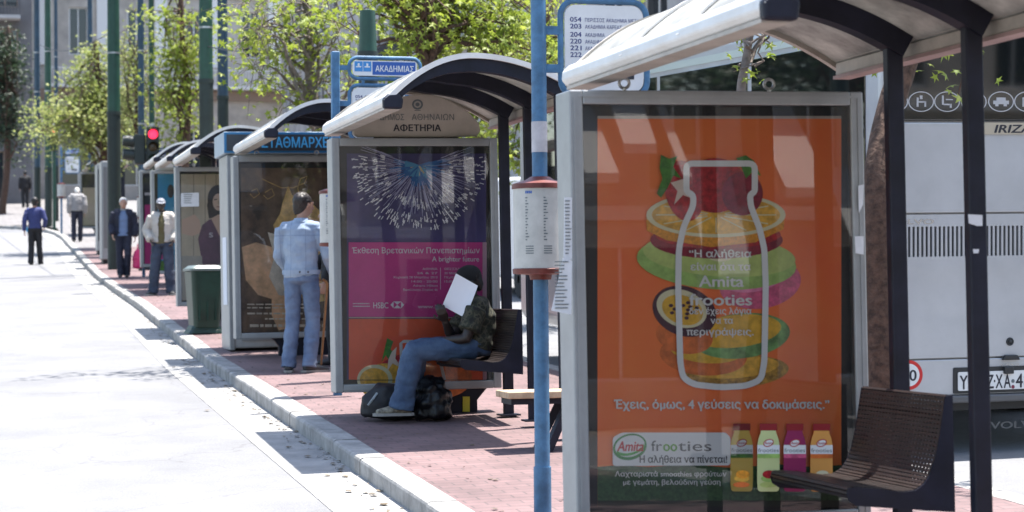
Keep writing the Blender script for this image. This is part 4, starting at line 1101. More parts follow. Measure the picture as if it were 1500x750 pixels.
l.use(gyb).prism([(cx_[0]+.013*math.cos(t*.5236), cx_[1]+.012+.013*math.sin(t*.5236)) for t in range(12)], 'y', -.0375, -.0365)
l.build('plate_seal', None, bus)
dc = bp(1329, 549); dr = bp(1349, 549)[0]-dc[0]
d = MB()
def disc(mb, m, r, y0, y1): mb.use(m).prism([(dc[0]+r*math.cos(2*math.pi*k/36), dc[1]+r*math.sin(2*math.pi*k/36)) for k in range(36)], 'y', y0, y1)
disc(d, C('disc red', (.55, .02, .02)), dr, -.027, -.0205); disc(d, sgnw, dr*.76, -.0285, -.0271)
text_on(d, M['ink'], '80', (0, -.0295, 0), U, V, dc[0]-dr*.55, dc[0]+dr*.55, dc[1]-dr*.38, dr*.76, .02); d.build('speed_disc', None, bus, fixn=False)
a0 = bp(1464, 527); a1 = bp(1490, 519); MB().use(bdark).prism([(a0[0], a0[1]), (a1[0], a0[1]), (a1[0]-.02, a1[1]), (a0[0]+.02, a1[1])], 'y', -.05, -.021).build('latch', None, bus, bev=.006, fixn=True)
a0 = bp(1466, 558); MB().box(a0[0], a0[0]+.07, -.06, -.03, p1[1]-.02, p1[1]+.03).build('plate_lamp', bdark, bus, bev=.006)
cc = bp(1477, 500); t = MB(); t.torus((cc[0], -.024, cc[1]), .022, .007, (0, 1, 0)); t.use(bdark).ellipsoid((cc[0], -.024, cc[1]), (.016, .012, .016)); t.mats[0] = bdark; t.build('lock', None, bus, smooth=True)
chrome = mat('chrome letters', (.5, .5, .5), .25, .9)
l = MB(); text_on(l, chrome, 'VOLVO', (0, -.0236, 0), U, V, bp(1296, 328)[0], bp(1366, 328)[0], bp(1350, 328)[1], .034, .03)
text_on(l, chrome, 'VOLVO', (0, -.0215, 0), U, V, bp(1463, 536)[0], bp(1490, 536)[0], bp(1470, 536)[1], .018, .0)
s0 = bp(1425, 197); s1 = bp(1560, 180); strip = MB().use(mat('trim strip', (.52, .47, .38), .3, .5)).prism(rrect(s0[0], s1[0], s0[1], s1[1], .01, 2), 'y', -.03, -.0205).build('trim_strip', None, bus, fixn=True)
text_on(l, M['ink'], 'IRIZAR', (0, -.0315, 0), U, V, bp(1453, 194)[0], bp(1521, 194)[0], bp(1453, 194.5)[1], .056, .03, .2)
l.build('maker_lettering', None, bus)
l = MB(); text_on(l, C('flap letters', (.10, .10, .10)), 'VOLVO', (0, .015, 0), U, V, bp(1452, 628)[0], bp(1530, 628)[0], bp(1470, 628)[1], .05, .02); l.build('flap_lettering', None, bus)
# pictograms on the rear window
pg = MB().use(mat('window decal', (.42, .42, .44), .5)); pw = pg
for i, px_ in enumerate((1310, 1348, 1386, 1425, 1465, 1503, 1540)):
    c = bp(px_, 149); rx = bp(px_+19, 149)[0]-c[0]; rz = bp(px_, 134)[1]-c[1]; n = 32; vs = []
    for k in range(n):
        t = 2*math.pi*k/n
        for f_ in (1.0, .91): vs.append((c[0]+rx*f_*math.cos(t), -.0135, c[1]+rz*f_*math.sin(t)))
    pg.add(vs, [(2*k, 2*((k+1) % n), 2*((k+1) % n)+1, 2*k+1) for k in range(n)])
    def pb2(x0, x1, z0, z1): pg.box(c[0]+rx*x0, c[0]+rx*x1, -.0145, -.0125, c[1]+rz*z0, c[1]+rz*z1)
    if i % 4 == 0: pb2(-.6, .6, -.25, .1); pb2(-.35, .35, .1, .4); pb2(-.45, -.2, -.45, -.25); pb2(.2, .45, -.45, -.25)
    elif i % 4 == 1: pb2(-.35, -.2, -.5, .4); pb2(-.2, .35, -.1, .05); pb2(.25, .38, -.5, .05); pb2(-.1, .1, .25, .6)
    elif i % 4 == 2: pb2(-.4, -.25, -.3, .6); pb2(-.25, .3, -.35, -.2); pb2(.2, .35, -.6, -.2); pb2(-.1, .45, .15, .25)
    else: pb2(-.3, -.15, -.6, .5); pb2(.15, .3, -.6, .5); pb2(-.15, .15, -.2, .0)
pg.build('pictograms'[:-1], None, bus)
# side windows, wheels, lamps, mirrors
for i in range(4):
    y0 = .25+i*2.2; MB().use(bglass).prism([(y0, 1.45), (y0+2.1, 1.45), (y0+2.1, bh-.30), (y0, bh-.30)], 'x', -.008, .02).build('side_window', None, bus, bev=.004, fixn=True)
MB().box(-.006, .01, .2, bl-.2, bh-.26, bh-.2).build('side_trim', mat('pale green trim', (.45, .53, .50), .3), bus)
tyre = mat('tyre rubber', (.015, .015, .016), .85); rim = mat('wheel rim', (.35, .35, .36), .4, .6)
def wheel(root, x, y, r, w, side):
    Mw = Matrix.Translation((x, y, r)) @ Matrix.Rotation(R(90), 4, 'Y')
    t = MB().lathe([(r*.6, -w/2), (r*.93, -w/2), (r, -w*.35), (r, w*.35), (r*.93, w/2), (r*.6, w/2)], seg=28); t.v = [tuple(Mw @ Vector(v)) for v in t.v]
    wo = t.build('wheel', tyre, root, smooth=True)
    q = MB().lathe([(r*.62, -w/2-.004), (r*.62, w*.48), (r*.3, w*.36), (r*.22, w*.5), (.01, w*.5)] if side > 0 else [(.01, -w*.5), (r*.22, -w*.5), (r*.3, -w*.36), (r*.62, -w*.48), (r*.62, w/2+.004)], seg=28); q.v = [tuple(Mw @ Vector(v)) for v in q.v]
    q.build('rim', rim, wo, smooth=True)
for y in (2.4, 7.2):
    wheel(bus, .16, y, .48, .28, -1); wheel(bus, bw-.16, y, .48, .28, 1)
    for x in (-.004, bw-.016): MB().prism([(y+.58*math.cos(R(t)), .48+.58*math.sin(R(t))) for t in range(0, 181, 15)], 'x', x, x+.02).build('wheel_arch', M['black'], bus, fixn=True)
for x in (.03, bw-.13):
    MB().box(x, x+.10, -.03, .02, zlip+.1, zlip+.45).build('tail_lamp', mat('tail lamp red', (.35, .01, .012), .2) if x < 1 else bpy.data.materials['tail lamp red'], bus, bev=.01)

# ------------------------------------------------------------------ white van farther along
YV = 33.5; vx = at(781, 400, YV).x; vz = g(vx, YV)-.14
van = empty('parked_van', (vx, YV, vz), (SL, 0, 0), 'white van parked on the far road, seen between the posts of the second shelter', 'van')
vw = mat('van white paint', (.72, .73, .74), .3, var=.04, vs=2)
prof = [(0, .32), (0, 1.1), (.06, 1.85), (.25, 2.12), (3.3, 2.12), (3.75, 1.95), (4.35, 1.25), (5.05, 1.05), (5.15, .8), (5.15, .32)]
MB().prism(prof, 'x', 0, 1.9).build('body', vw, van, bev=.06, smooth=True, fixn=True)
MB().prism([(2.5, 1.25), (4.1, 1.25), (3.62, 1.85), (2.5, 1.85)], 'x', -.006, .02).build('side_window', bglass, van, fixn=True)
MB().box(.25, .92, -.012, .06, 1.25, 1.8).build('rear_window', bglass, van, bev=.02); MB().box(.98, 1.65, -.012, .06, 1.25, 1.8).build('rear_window', bglass, van, bev=.02)
MB().box(.02, 1.88, -.09, .05, .34, .52).build('bumper', bdark, van, bev=.03)
for y in (.95, 4.2):
    wheel(van, .10, y, .34, .22, -1); wheel(van, 1.8, y, .34, .22, 1)
for x in (.02, 1.74): MB().box(x, x+.14, -.015, .04, .75, 1.15).build('tail_lamp', bpy.data.materials['tail lamp red'], van, bev=.01)
# ------------------------------------------------------------------ overhead cable
for k, (pa, Ya, pb3, Yb, lab) in enumerate((((56, 65), 79.9, (167, 45), 49, 'thin overhead cable slung between the far poles and the stout green pole'), ((303, 68), 41, (545, 6), 29.5, 'thin overhead cable crossing above the third shelter to the short green pole'))):
    A = at(*pa, Ya); B = at(*pb3, Yb); P = [A.lerp(B, i/16) - Vector((0, 0, .35*math.sin(math.pi*i/16))) for i in range(17)]
    tag(MB().tube(P, .012, 6).build('overhead_cable', M['black'], None), lab, 'cable')

# ------------------------------------------------------------------ narrow advertising pillars far along the pavement
for nm, lab, a_, b_, Y, top_, bot_y in (('advert_pillar', 'narrow grey advertising pillar beside the stout green pole', 149, 163, 52.0, 236, 379), ('advert_pillar', 'thin white edged panel left of the grey advertising pillar', 142.5, 149, 57.0, 240, 362)):
    A = at(a_, bot_y, Y); B = at(b_, top_, Y); c0 = Vector((A.x, Y, g(A.x, Y))); w = B.x-A.x; h = B.z-c0.z
    o = empty(nm, c0, (0, 0, 0), lab, 'pillar')
    MB().box(0, w, 0, .9, .12, h).build('case', M['alu'], o, bev=.02)
    MB().box(w*.2, w*.8, -.012, -.002, .4, h-.15).build('face', M['black'] if a_ < 145 else mat('pillar face', (.16, .16, .16), .4), o)
    MB().box(w*.15, w*.85, .1, .8, -.02, .125).build('foot', M['black'], o)
# ------------------------------------------------------------------ trees
def unproj(px, py, Y): return at(px, py, Y)
LEAF = []
for k in range(10):
    t = 2*math.pi*k/10 + math.pi/2; r = (1.0, .42)[k % 2]
    if k == 5: r = .3
    LEAF.append((r*math.cos(t)*.5, r*math.sin(t)*.5 + .18))
def tree(label, trunk, r0_, crowns, seed, limbs=16, twigs=6, leaves=3000, size=(.05, .10), bark='bark', leaf=None, cat='tree', name='street_tree', group=None, spread=.16, low=.45, twl=.5, trunk_rad=None):
    rnd = random.Random(seed); base = Vector(trunk[0]); root = empty(name, base, (0, 0, 0), label, cat, group)
    T = [Vector(p)-base for p in trunk]
    # smooth trunk
    TP = []
    for i in range(len(T)-1):
        p0 = T[max(i-1, 0)]; p1 = T[i]; p2 = T[i+1]; p3 = T[min(i+2, len(T)-1)]
        for k in range(5):
            t = k/5; TP.append(.5*((2*p1)+(p2-p0)*t+(2*p0-5*p1+4*p2-p3)*t*t+(3*p1-p0-3*p2+p3)*t**3))
    TP.append(T[-1]); n = len(TP)
    mb = MB(); rad = [r0_*(1-.5*i/(n-1)) for i in range(n)]
    rad[0] *= 1.35; rad[1] *= 1.12
    TPj = [p + Vector((noise.noise(p*2.2)*r0_*.25, noise.noise(p*2.2+Vector((9, 0, 0)))*r0_*.25, 0)) for p in TP]
    mb.loft(TPj, [(r*rnd.uniform(.97, 1.04), r*rnd.uniform(.97, 1.04)) for r in rad], 12, rnd=.3)
    segs = []
    for L in range(limbs):
        c, rr = crowns[L % len(crowns)]; c = Vector(c)-base
        while True:
            d = Vector((rnd.uniform(-1, 1), rnd.uniform(-1, 1), rnd.uniform(-1, 1)))
            if .35 < d.length < 1: break
        tgt = c + Vector((d.x*rr[0], d.y*rr[1], d.z*rr[2])); i0 = int(n*rnd.uniform(low, .99)); i0 = min(i0, n-1); s = TP[i0]
        P = []; K = 9
        up = Vector((0, 0, (tgt-s).length*rnd.uniform(.05, .25))); w = Vector((rnd.gauss(0, 1), rnd.gauss(0, 1), rnd.gauss(0, .6)))*(tgt-s).length*.07
        for k in range(K+1):
            t = k/K; p = s.lerp(tgt, t) + up*math.sin(math.pi*t) + w*math.sin(2*math.pi*t) + Vector((rnd.gauss(0, .02), rnd.gauss(0, .02), rnd.gauss(0, .02)))
            P.append(p)
        ra = rad[i0]*rnd.uniform(.28, .5)
        mb.loft(P, [max(.006, ra*(1-.85*k/K)) for k in range(K+1)], 6, rnd=0)
        for q in range(twigs):
            k = rnd.randint(3, K); s2 = P[k]; d = Vector((rnd.gauss(0, 1), rnd.gauss(0, 1), rnd.gauss(.1, .8))).normalized(); L2 = twl*rnd.uniform(.5, 1.3)
            e = s2 + d*L2 + Vector((0, 0, -.12*L2)); m_ = s2.lerp(e, .5) + Vector((rnd.gauss(0, .05), rnd.gauss(0, .05), .06*L2))
            mb.loft([s2, m_, e], [max(.005, ra*.22), .006, .003], 5, rnd=0); segs.append((s2, m_, e))
    mb.build('trunk', M[bark], root, smooth=True, angle=60)
    # leaves in clusters along the twigs
    V = []; Fc = []; N = len(segs)
    per = max(1, leaves//(N*2))
    for (a, m_, e) in segs:
        for cl in range(2):
            t = rnd.uniform(.35, 1.05); c = a.lerp(m_, t*2) if t < .5 else m_.lerp(e, (t-.5)*2)
            for q in range(rnd.randint(int(per*.4), int(per*1.6)+1)):
                p = c + Vector((rnd.gauss(0, spread), rnd.gauss(0, spread), rnd.gauss(-.04, spread*.7))); s_ = rnd.uniform(*size)
                nrm = Vector((rnd.gauss(0, .55), rnd.gauss(0, .55), rnd.uniform(.2, 1))).normalized(); ax = nrm.orthogonal().normalized(); ax = Matrix.Rotation(rnd.uniform(0, 6.283), 3, nrm) @ ax; ay = nrm.cross(ax)
                o = len(V); V.append(p + ay*(.18*s_))
                for x, y in LEAF: V.append(p + ax*(x*s_) + ay*(y*s_) - nrm*(.22*s_*(x*x+(y-.18)**2)*2))
                for k in range(10): Fc.append((o, o+1+k, o+1+(k+1) % 10))
    me = bpy.data.meshes.new('crown'); me.from_pydata([tuple(v) for v in V], [], Fc); me.materials.append(leaf); me.update()
    o = bpy.data.objects.new('crown', me); COL.objects.link(o); o.parent = root
    return root
lf_fresh = leaf_mat('fresh spring leaves', (.17, .24, .022), (.33, .38, .065), .5)
lf_olive = leaf_mat('bronze green leaves', (.20, .26, .06), (.39, .41, .15), .5)
lf_mid = leaf_mat('mid green leaves', (.06, .13, .03), (.14, .24, .05), .4)
lf_dark = leaf_mat('dark green leaves', (.018, .035, .02), (.04, .07, .03), .3)
TG = 'plane trees along the pavement'
def P(px, py, Y): return at(px, py, Y)
def gp(px, Y):
    x = at(px, 300, Y).x; return Vector((x, Y, g(x, Y)-.05))
# tree in front of the coach, its trunk behind the nearest shelter
Y = 10.6
b = gp(1286, Y)
tree('leaning brown tree trunk between the nearest shelter and the coach', [b, P(1292, 560, Y), P(1288, 400, Y), P(1287, 260, Y), P(1298, 170, Y+.1), P(1326, 95, Y+.1), P(1362, 0, Y+.15), P(1400, -110, Y+.2), P(1420, -260, Y+.3)], .104,
     [(P(1440, -420, Y+1), (1.3, 1.4, 1.0)), (P(1440, -420, Y+1), (1.3, 1.4, 1.0)), (P(1440, -420, Y+1), (1.3, 1.4, 1.0)), (P(1440, -420, Y+1), (1.3, 1.4, 1.0)), (P(1440, -420, Y+1), (1.3, 1.4, 1.0)), (P(1425, 100, Y-.1), (.10, .15, .08))], 11, 15, 5, 1300, (.06, .11), 'bark', lf_fresh, group=TG, low=.75)
# low twigs of that tree are a sapling of their own behind the poster
Y = 11.3
b = gp(1076, Y)
tree('slim grey sapling rising behind the top edge of the orange poster', [b, P(1076, 300, Y), P(1085, 140, Y), P(1092, 92, Y), P(1103, 20, Y), P(1112, -80, Y)], .034,
     [(P(1150, 55, Y), (.45, .4, .28)), (P(1130, -60, Y), (.5, .5, .35))], 5, 10, 2, 110, (.05, .10), 'barkgrey', lf_fresh, name='sapling', spread=.05, low=.55, twl=.16)
# tree behind shelter B
Y = 23.5
b = gp(652, Y)
tree('dark trunked tree with bright new leaves arching behind the second shelter', [b, P(650, 260, Y), P(642, 160, Y), P(626, 85, Y), P(612, 40, Y), P(592, -10, Y), P(575, -70, Y)], .115,
     [(P(700, 60, Y), (1.0, 1.1, .5)), (P(560, 20, Y), (1.3, 1.3, .7)), (P(760, 60, Y), (.7, 1.0, .8)), (P(700, 105, Y+.5), (1.2, .9, .28)), (Vector((3.2, 21.6, 6.6)), (1.5, .35, .4))], 21, 40, 6, 3300, (.085, .15), 'bark', lf_fresh, group=TG, low=.45)
Y = 27.0
b = gp(440, Y)
tree('tree with long bare branches and loose bright leaves above the third shelter', [b, P(470, 300, Y), P(470, 200, Y), P(455, 110, Y), P(452, 30, Y), P(440, -60, Y)], .10,
     [(P(430, 95, Y), (1.0, 1.0, .62)), (P(380, 40, Y), (.8, .9, .5)), (P(480, 30, Y), (.8, .9, .5)), (P(520, 130, Y), (.45, .8, .4))], 33, 34, 6, 1500, (.08, .15), 'barkgrey', lf_fresh, group=TG, low=.4)
Y = 44.5
b = gp(262, Y)
tree('bright leaved tree whose leaves hang beside the traffic light', [b, P(268, 330, Y), P(272, 230, Y), P(276, 150, Y), P(268, 60, Y), P(262, -40, Y)], .10,
     [(P(262, 170, Y), (.75, .9, .9)), (P(270, 60, Y), (.8, .9, .6)), (P(250, 120, Y), (.5, .8, .8))], 44, 30, 6, 2300, (.08, .15), 'bark', lf_fresh, group=TG, low=.4)
Y = 61.0
b = gp(152, Y)
tree('broad low tree with bronze green leaves spreading over the kerb', [b, P(153, 300, Y), P(152, 220, Y), P(150, 170, Y), P(143, 110, Y), P(140, 60, Y)], .13,
     [(P(120, 185, Y), (1.7, 1.6, .95)), (P(150, 120, Y), (1.1, 1.4, 1.0)), (P(80, 195, Y), (1.1, 1.2, .6)), (P(175, 200, Y), (.8, 1.2, .9))], 55, 56, 7, 7500, (.09, .16), 'bark', lf_olive, group=TG, spread=.22, low=.3, twl=.6)
Y = 56.0
b = gp(208, Y)
tree('small light tree between the stout green pole and the traffic light', [b, P(208, 300, Y), P(206, 220, Y), P(200, 150, Y), P(204, 60, Y)], .08,
     [(P(200, 170, Y), (.9, .9, 1.2)), (P(196, 60, Y), (.8, .9, .8))], 66, 26, 6, 2000, (.07, .13), 'bark', lf_olive, group=TG, low=.4)
Y = 93.0
b = gp(2, Y)
tree('dark evergreen tree standing before the dark block at the left edge', [b, P(10, 250, Y), P(12, 170, Y), P(14, 90, Y), P(12, 40, Y)], .16,
     [(P(-4, 140, Y), (1.2, 1.3, 1.6)), (P(12, 210, Y), (.8, 1.2, 1.2)), (P(-8, 80, Y), (1.0, 1.2, 1.2))], 77, 34, 6, 4500, (.12, .22), 'bark', lf_dark, spread=.3, low=.3, twl=.7)
# row on the far side of the coach, leafing behind the shelters
for i, (px, Y, lab, sd_) in enumerate(((800, 27, 'leafy tree beyond the white van seen between the blue pole and shelter posts', 88), (690, 40, 'distant bushy tree beyond the far road above the second shelter', 99))):
    b = gp(px, Y)
    tree(lab, [b, P(px, 330, Y), P(px+2, 230, Y), P(px-2, 120, Y), P(px, 20, Y)], .11, [(P(px, 150, Y), (1.1, 1.1, 1.1)), (P(px-10, 60, Y), (1.3, 1.2, .8)), (P(px+10, 215, Y), (.9, 1, .6))], sd_, 34, 6, 2700, (.09, .16), 'bark', lf_fresh, group=TG, spread=.2, low=.35, twl=.5)
# trees behind the photographer, mirrored in the rear window of the coach
for x, y, sd_, lab in ((25, -13, 5, 'dense dark tree mirrored in the right of the coach window'), (30.5, -17, 6, 'dark tree mirrored at the right edge of the coach window')):
    b = Vector((x, y, g(x, y)))
    tree(lab, [b, b+Vector((.1, 0, 2)), b+Vector((0, .2, 4)), b+Vector((.2, 0, 6.5))], .2, [(b+Vector((0, 0, 6)), (2.6, 2.4, 2.6)), (b+Vector((.5, 0, 3.8)), (2.0, 2, 1.6))], sd_, 40, 7, 6500, (.14, .26), 'bark', lf_dark, spread=.35, low=.35, twl=.9)

# a tree added to shade the mirrored pavement, and trees left of the road: they stand just outside the frame and show in the glass
for k, (x, y, sd_, bark_, lab) in enumerate(((5.5, 3.0, 12, 'bark', 'added tree outside the frame shading the ground mirrored in the nearest poster glass'),)):
    b = Vector((x, y, g(x, y)))
    tree(lab, [b, b+Vector((.1, 0, 1.5)), b+Vector((0, .1, 3)), b+Vector((.2, 0, 5.5))], .13, [(b+Vector((.9, -.5, 5.6)), (2.2, 3.0, 1.1))], sd_, 40, 7, 5500, (.14, .26), bark_, lf_mid, spread=.3, low=.6, twl=.8)
for k, (x, y, sd_) in enumerate(((-5.5, 38, 31), (-6.5, 46, 32), (-6.0, 55, 33))):
    b = Vector((x, y, g(x, y)))
    tree(('first', 'middle', 'last')[k]+' of three dark roadside trees mirrored in the side windows of the coach', [b, b+Vector((.1, 0, 2.5)), b+Vector((0, .1, 5)), b+Vector((.2, 0, 8))], .2, [(b+Vector((0, 0, 7.5)), (3.0, 3.2, 2.6)), (b+Vector((0, .5, 4.8)), (2.6, 2.8, 1.6))], sd_, 44, 7, 6000, (.18, .32), 'bark', lf_dark, spread=.4, low=.35, twl=1.0)
# ------------------------------------------------------------------ people
SKIN_D = mat('dark skin', (.022, .013, .010), .5); SKIN_L = mat('fair skin', (.42, .24, .17), .5); SKIN_M = mat('tanned skin', (.33, .18, .12), .5)
BASEJ = dict(pelvis=(0, 0, .94), waist=(0, 0, 1.08), chest=(0, .0, 1.26), upper=(0, -.01, 1.40), neck=(0, -.012, 1.47), head=(0, .015, 1.61),
             shl=(-.185, -.01, 1.40), ell=(-.225, -.03, 1.13), wrl=(-.225, .06, .89), shr=(.185, -.01, 1.40), elr=(.225, -.03, 1.13), wrr=(.225, .06, .89),
             hpl=(-.09, 0, .92), knl=(-.10, .02, .50), anl=(-.11, -.02, .085), hpr=(.09, 0, .92), knr=(.10, .02, .50), anr=(.11, -.02, .085))
def V3(t): return Vector(t)
def lerp(a, b, t): return V3(a).lerp(V3(b), t)
def head_shape(mb, c, yaw=0, pitch=0, s=1.0):
    """cranium, jaw, nose, brow, ears; face towards +y before turning"""
    c = V3(c); Mh = Matrix.Rotation(yaw, 4, 'Z') @ Matrix.Rotation(pitch, 4, 'X')
    T = lambda x, y, z: c + Mh @ (Vector((x, y, z))*s)
    M3 = Mh.to_3x3()
    mb.ellipsoid(T(0, -.012, .028), (.073*s, .092*s, .085*s), 16, 12, M3)
    mb.loft([T(0, .0, .07), T(0, .012, .02), T(0, .022, -.03), T(0, .03, -.075), T(0, .036, -.10)], [(.062*s, .075*s), (.068*s, .078*s), (.06*s, .07*s), (.046*s, .056*s), (.028*s, .034*s)], 16)
    mb.loft([T(0, .085, .03), T(0, .10, .0), T(0, .112, -.022), T(0, .098, -.032)], [.008*s, .011*s, .015*s, .012*s], 10)
    mb.loft([T(-.045, .078, .036), T(0, .09, .036), T(.045, .078, .036)], [.009*s]*3, 8)
    mb.loft([T(-.026, .083, -.058), T(0, .093, -.058), T(.026, .083, -.058)], [(.008*s, .008*s)]*3, 8)
    for k in (-1, 1):
        mb.ellipsoid(T(.074*k, -.005, .0), (.011*s, .02*s, .032*s), 10, 8, M3); mb.ellipsoid(T(.03*k, .08, .012), (.013*s, .01*s, .01*s), 10, 8, M3)
    return T
def hand(mb, wrist, elbow, thumb=(0, 0, 1), curl=.5, spread=.012, s=1.0, palm_n=None):
    """palm, four unequal bent fingers and a thumb from the palm's side"""
    w = V3(wrist); d = (w-V3(elbow)).normalized(); th = V3(thumb); th = (th-d*th.dot(d)).normalized(); n = d.cross(th).normalized()
    if palm_n is not None and n.dot(V3(palm_n)) < 0: n = -n
    pc = w + d*.045*s
    mb.loft([w-d*.02*s, w+d*.01*s, w+d*.05*s, w+d*.085*s], [(.026*s, .02*s), (.03*s, .018*s), (.040*s, .016*s), (.038*s, .013*s)], 12, ref=th)
    for i, (off, L) in enumerate(((.030, .072), (.010, .08), (-.010, .075), (-.029, .058))):
        p = w + d*.085*s + th*off*s; a = curl*.5; pts = [w+d*.05*s+th*off*s, p]; dirv = d.copy(); L *= s
        for seg, f_ in enumerate((.45, .32, .25)):
            dirv = (dirv*math.cos(a) + n*math.sin(a)).normalized(); p = p + dirv*L*f_; pts.append(p); a = curl*(.9 if seg == 0 else .7)
            n2 = (n - dirv*n.dot(dirv)); 
        mb.loft(pts, [.0095*s, .0095*s, .009*s, .008*s, .007*s], 8)
    t0 = w+d*.03*s+th*.028*s; t1 = t0+(d*.55+th*.75+n*.25).normalized()*.035*s; t2 = t1+(d*.8+th*.25+n*.45).normalized()*.03*s
    mb.loft([w+d*.02*s+th*.012*s, t0, t1, t2], [.013*s, .0125*s, .011*s, .008*s], 8)
def limb(mb, a, b, c, r, seg=14, ref=(1, 0, 0)):
    """shoulder-elbow-wrist or hip-knee-ankle with a rounded bend and a muscle belly"""
    a, b, c = V3(a), V3(b), V3(c); pts = []; rad = []
    for t, f_ in ((0, 1), (.3, 1.02), (.7, .9), (.9, .85)): pts.append(a.lerp(b, t)); rad.append(r[0]+(r[1]-r[0])*t if t else r[0])
    mid = b*.9 + (a.lerp(b, .9)+b.lerp(c, .1))*.05; pts.append(mid); rad.append(r[1])
    for t in (.12, .35, .7, 1): pts.append(b.lerp(c, t)); rad.append((r[1]+(r[2]-r[1])*t)*(1.06 if t == .35 else 1))
    mb.loft(pts, rad, seg, ref=ref)
def torso(mb, J, m=0.0, low=-.04, top=True, scale=1.0, belly=0.0):
    p, w, c, u, n = (V3(J[k]) for k in ('pelvis', 'waist', 'chest', 'upper', 'neck')); d = (p-w).normalized()
    sh = (V3(J['shr'])-V3(J['shl'])).normalized(); k = scale
    pts = [p+d*(-low), p, w, c, u, u.lerp(n, .55)]; rad = [(.165*k+m, .112*k+m), (.162*k+m, .112*k+m), (.148*k+m, .102*k+m+belly), (.168*k+m, .115*k+m+belly*.5), (.165*k+m, .095*k+m), (.10*k+m*.7, .07*k+m*.7)]
    if top: pts.append(n); rad.append((.06+m*.5, .06+m*.5))
    mb.loft(pts, rad, 22, ref=sh)
    for s_ in ('shl', 'shr'): mb.loft([u.lerp(V3(J[s_]), .35), V3(J[s_])], [.075*k+m*.8, .062*k+m*.8], 12)
def make_person(label, loc, rotz, J=None, scale=1.0, skin=SKIN_L, head_yaw=0, head_pitch=0, top=None, trousers=None, shoes=None, hair=None, hairstyle='short', jacket=None, collar=None, vox=.009, sleeves='long', hands=True, curl=.55, cap=None, hem=-.06, tweaks=None, face=True, feet=(0, 0), trouser_r=(.098, .077, .070), name='person', lean=None):
    j = dict(BASEJ); j.update(J or {}); root = empty(name, loc, (0, 0, rotz), label, 'person'); root.scale = (scale,)*3; rnd = random.Random(label)
    # one continuous body under the clothes
    b = MB(); torso(b, j, -.022)
    b.loft([V3(j['upper']), V3(j['neck']), V3(j['head'])+Vector((0, -.01, -.05))], [.06, .055, .053], 14)
    T = head_shape(b, j['head'], head_yaw, head_pitch)
    limb(b, j['shl'], j['ell'], j['wrl'], (.05, .04, .027)); limb(b, j['shr'], j['elr'], j['wrr'], (.05, .04, .027))
    limb(b, j['hpl'], j['knl'], j['anl'], (.066, .046, .034)); limb(b, j['hpr'], j['knr'], j['anr'], (.066, .046, .034))
    if hands:
        hp = tweaks or {}
        for s_, x in (('l', 1), ('r', -1)):
            o = hp.get(s_, {}); hand(b, j['wr'+s_], j['el'+s_], o.get('thumb', (0, 1, .3)), o.get('curl', curl), palm_n=o.get('palm', (x, 0, 0)))
    fd = []
    for s_, k in (('l', 0), ('r', 1)):
        a = V3(j['an'+s_]); yawf = feet[k]; f_ = Vector((-math.sin(yawf), math.cos(yawf), 0)); fd.append((a, f_))
        b.loft([a-f_*.03+Vector((0, 0, -.02)), a+f_*.07+Vector((0, 0, -.045)), a+f_*.14+Vector((0, 0, -.055))], [.036, .034, .024], 10)
    body = remesh(b, 'body', skin, root, min(vox, .0075) if vox < .01 else vox, 1)
    # trousers
    t = MB(); p = V3(j['pelvis']); w = V3(j['waist']); dirp = (w-p).normalized(); sh = (V3(j['hpr'])-V3(j['hpl'])).normalized()
    t.loft([p-dirp*.05, p, p+dirp*.07, p+dirp*.12], [(.168, .122), (.172, .122), (.160, .112), (.155, .105)], 20, ref=sh)
    for s_ in 'lr':
        a = V3(j['an'+s_]); limb(t, V3(j['hp'+s_])+dirp*.02, j['kn'+s_], a+(V3(j['kn'+s_])-a).normalized()*-.015, trouser_r, 16)
        kk = V3(j['kn'+s_]); t.loft([a+(kk-a)*.16, a+(kk-a)*.05, a+(kk-a)*-.09], [(trouser_r[2], trouser_r[2]*1.05), (trouser_r[2]*1.04, trouser_r[2]*1.15), (trouser_r[2]*1.03, trouser_r[2]*1.2)], 14, rnd=0)
    remesh(t, 'trousers', trousers, root, vox, 2, .0085, 9, rnd.randint(1, 90), (1, 1, 1.7))
    # shoes
    for (a, f_) in fd:
        q = MB(); side = f_.cross(Vector((0, 0, 1))); zc = a.z-.085
        q.loft([a-f_*.06+Vector((0, 0, -.05)), a-f_*.02+Vector((0, 0, -.035)), a+f_*.06+Vector((0, 0, -.042)), a+f_*.13+Vector((0, 0, -.052)), a+f_*.19+Vector((0, 0, -.058))],
               [(.036, .034), (.042, .048), (.045, .042), (.047, .031), (.036, .024)], 14, ref=side)
        s0 = remesh(q, 'shoe', shoes if not isinstance(shoes, tuple) else shoes[0], root, .008, 1)
        if isinstance(shoes, tuple):
            q = MB().use(shoes[1]); pts = [(-.085, -.03), (-.06, -.044), (.05, -.047), (.15, -.05), (.20, -.035), (.222, 0), (.20, .035), (.15, .05), (.05, .047), (-.06, .044), (-.085, .03)]
            A = [a+f_*x+side*y+Vector((0, 0, -.085)) for x, y in pts]; B = [v+Vector((0, 0, .022)) for v in A]; n = len(A)
            q.add(A+B, [tuple(range(n)), tuple(range(n, 2*n))[::-1]]+[(i, n+i, n+(i+1) % n, (i+1) % n) for i in range(n)]); q.build('sole', None, s0, fixn=True)
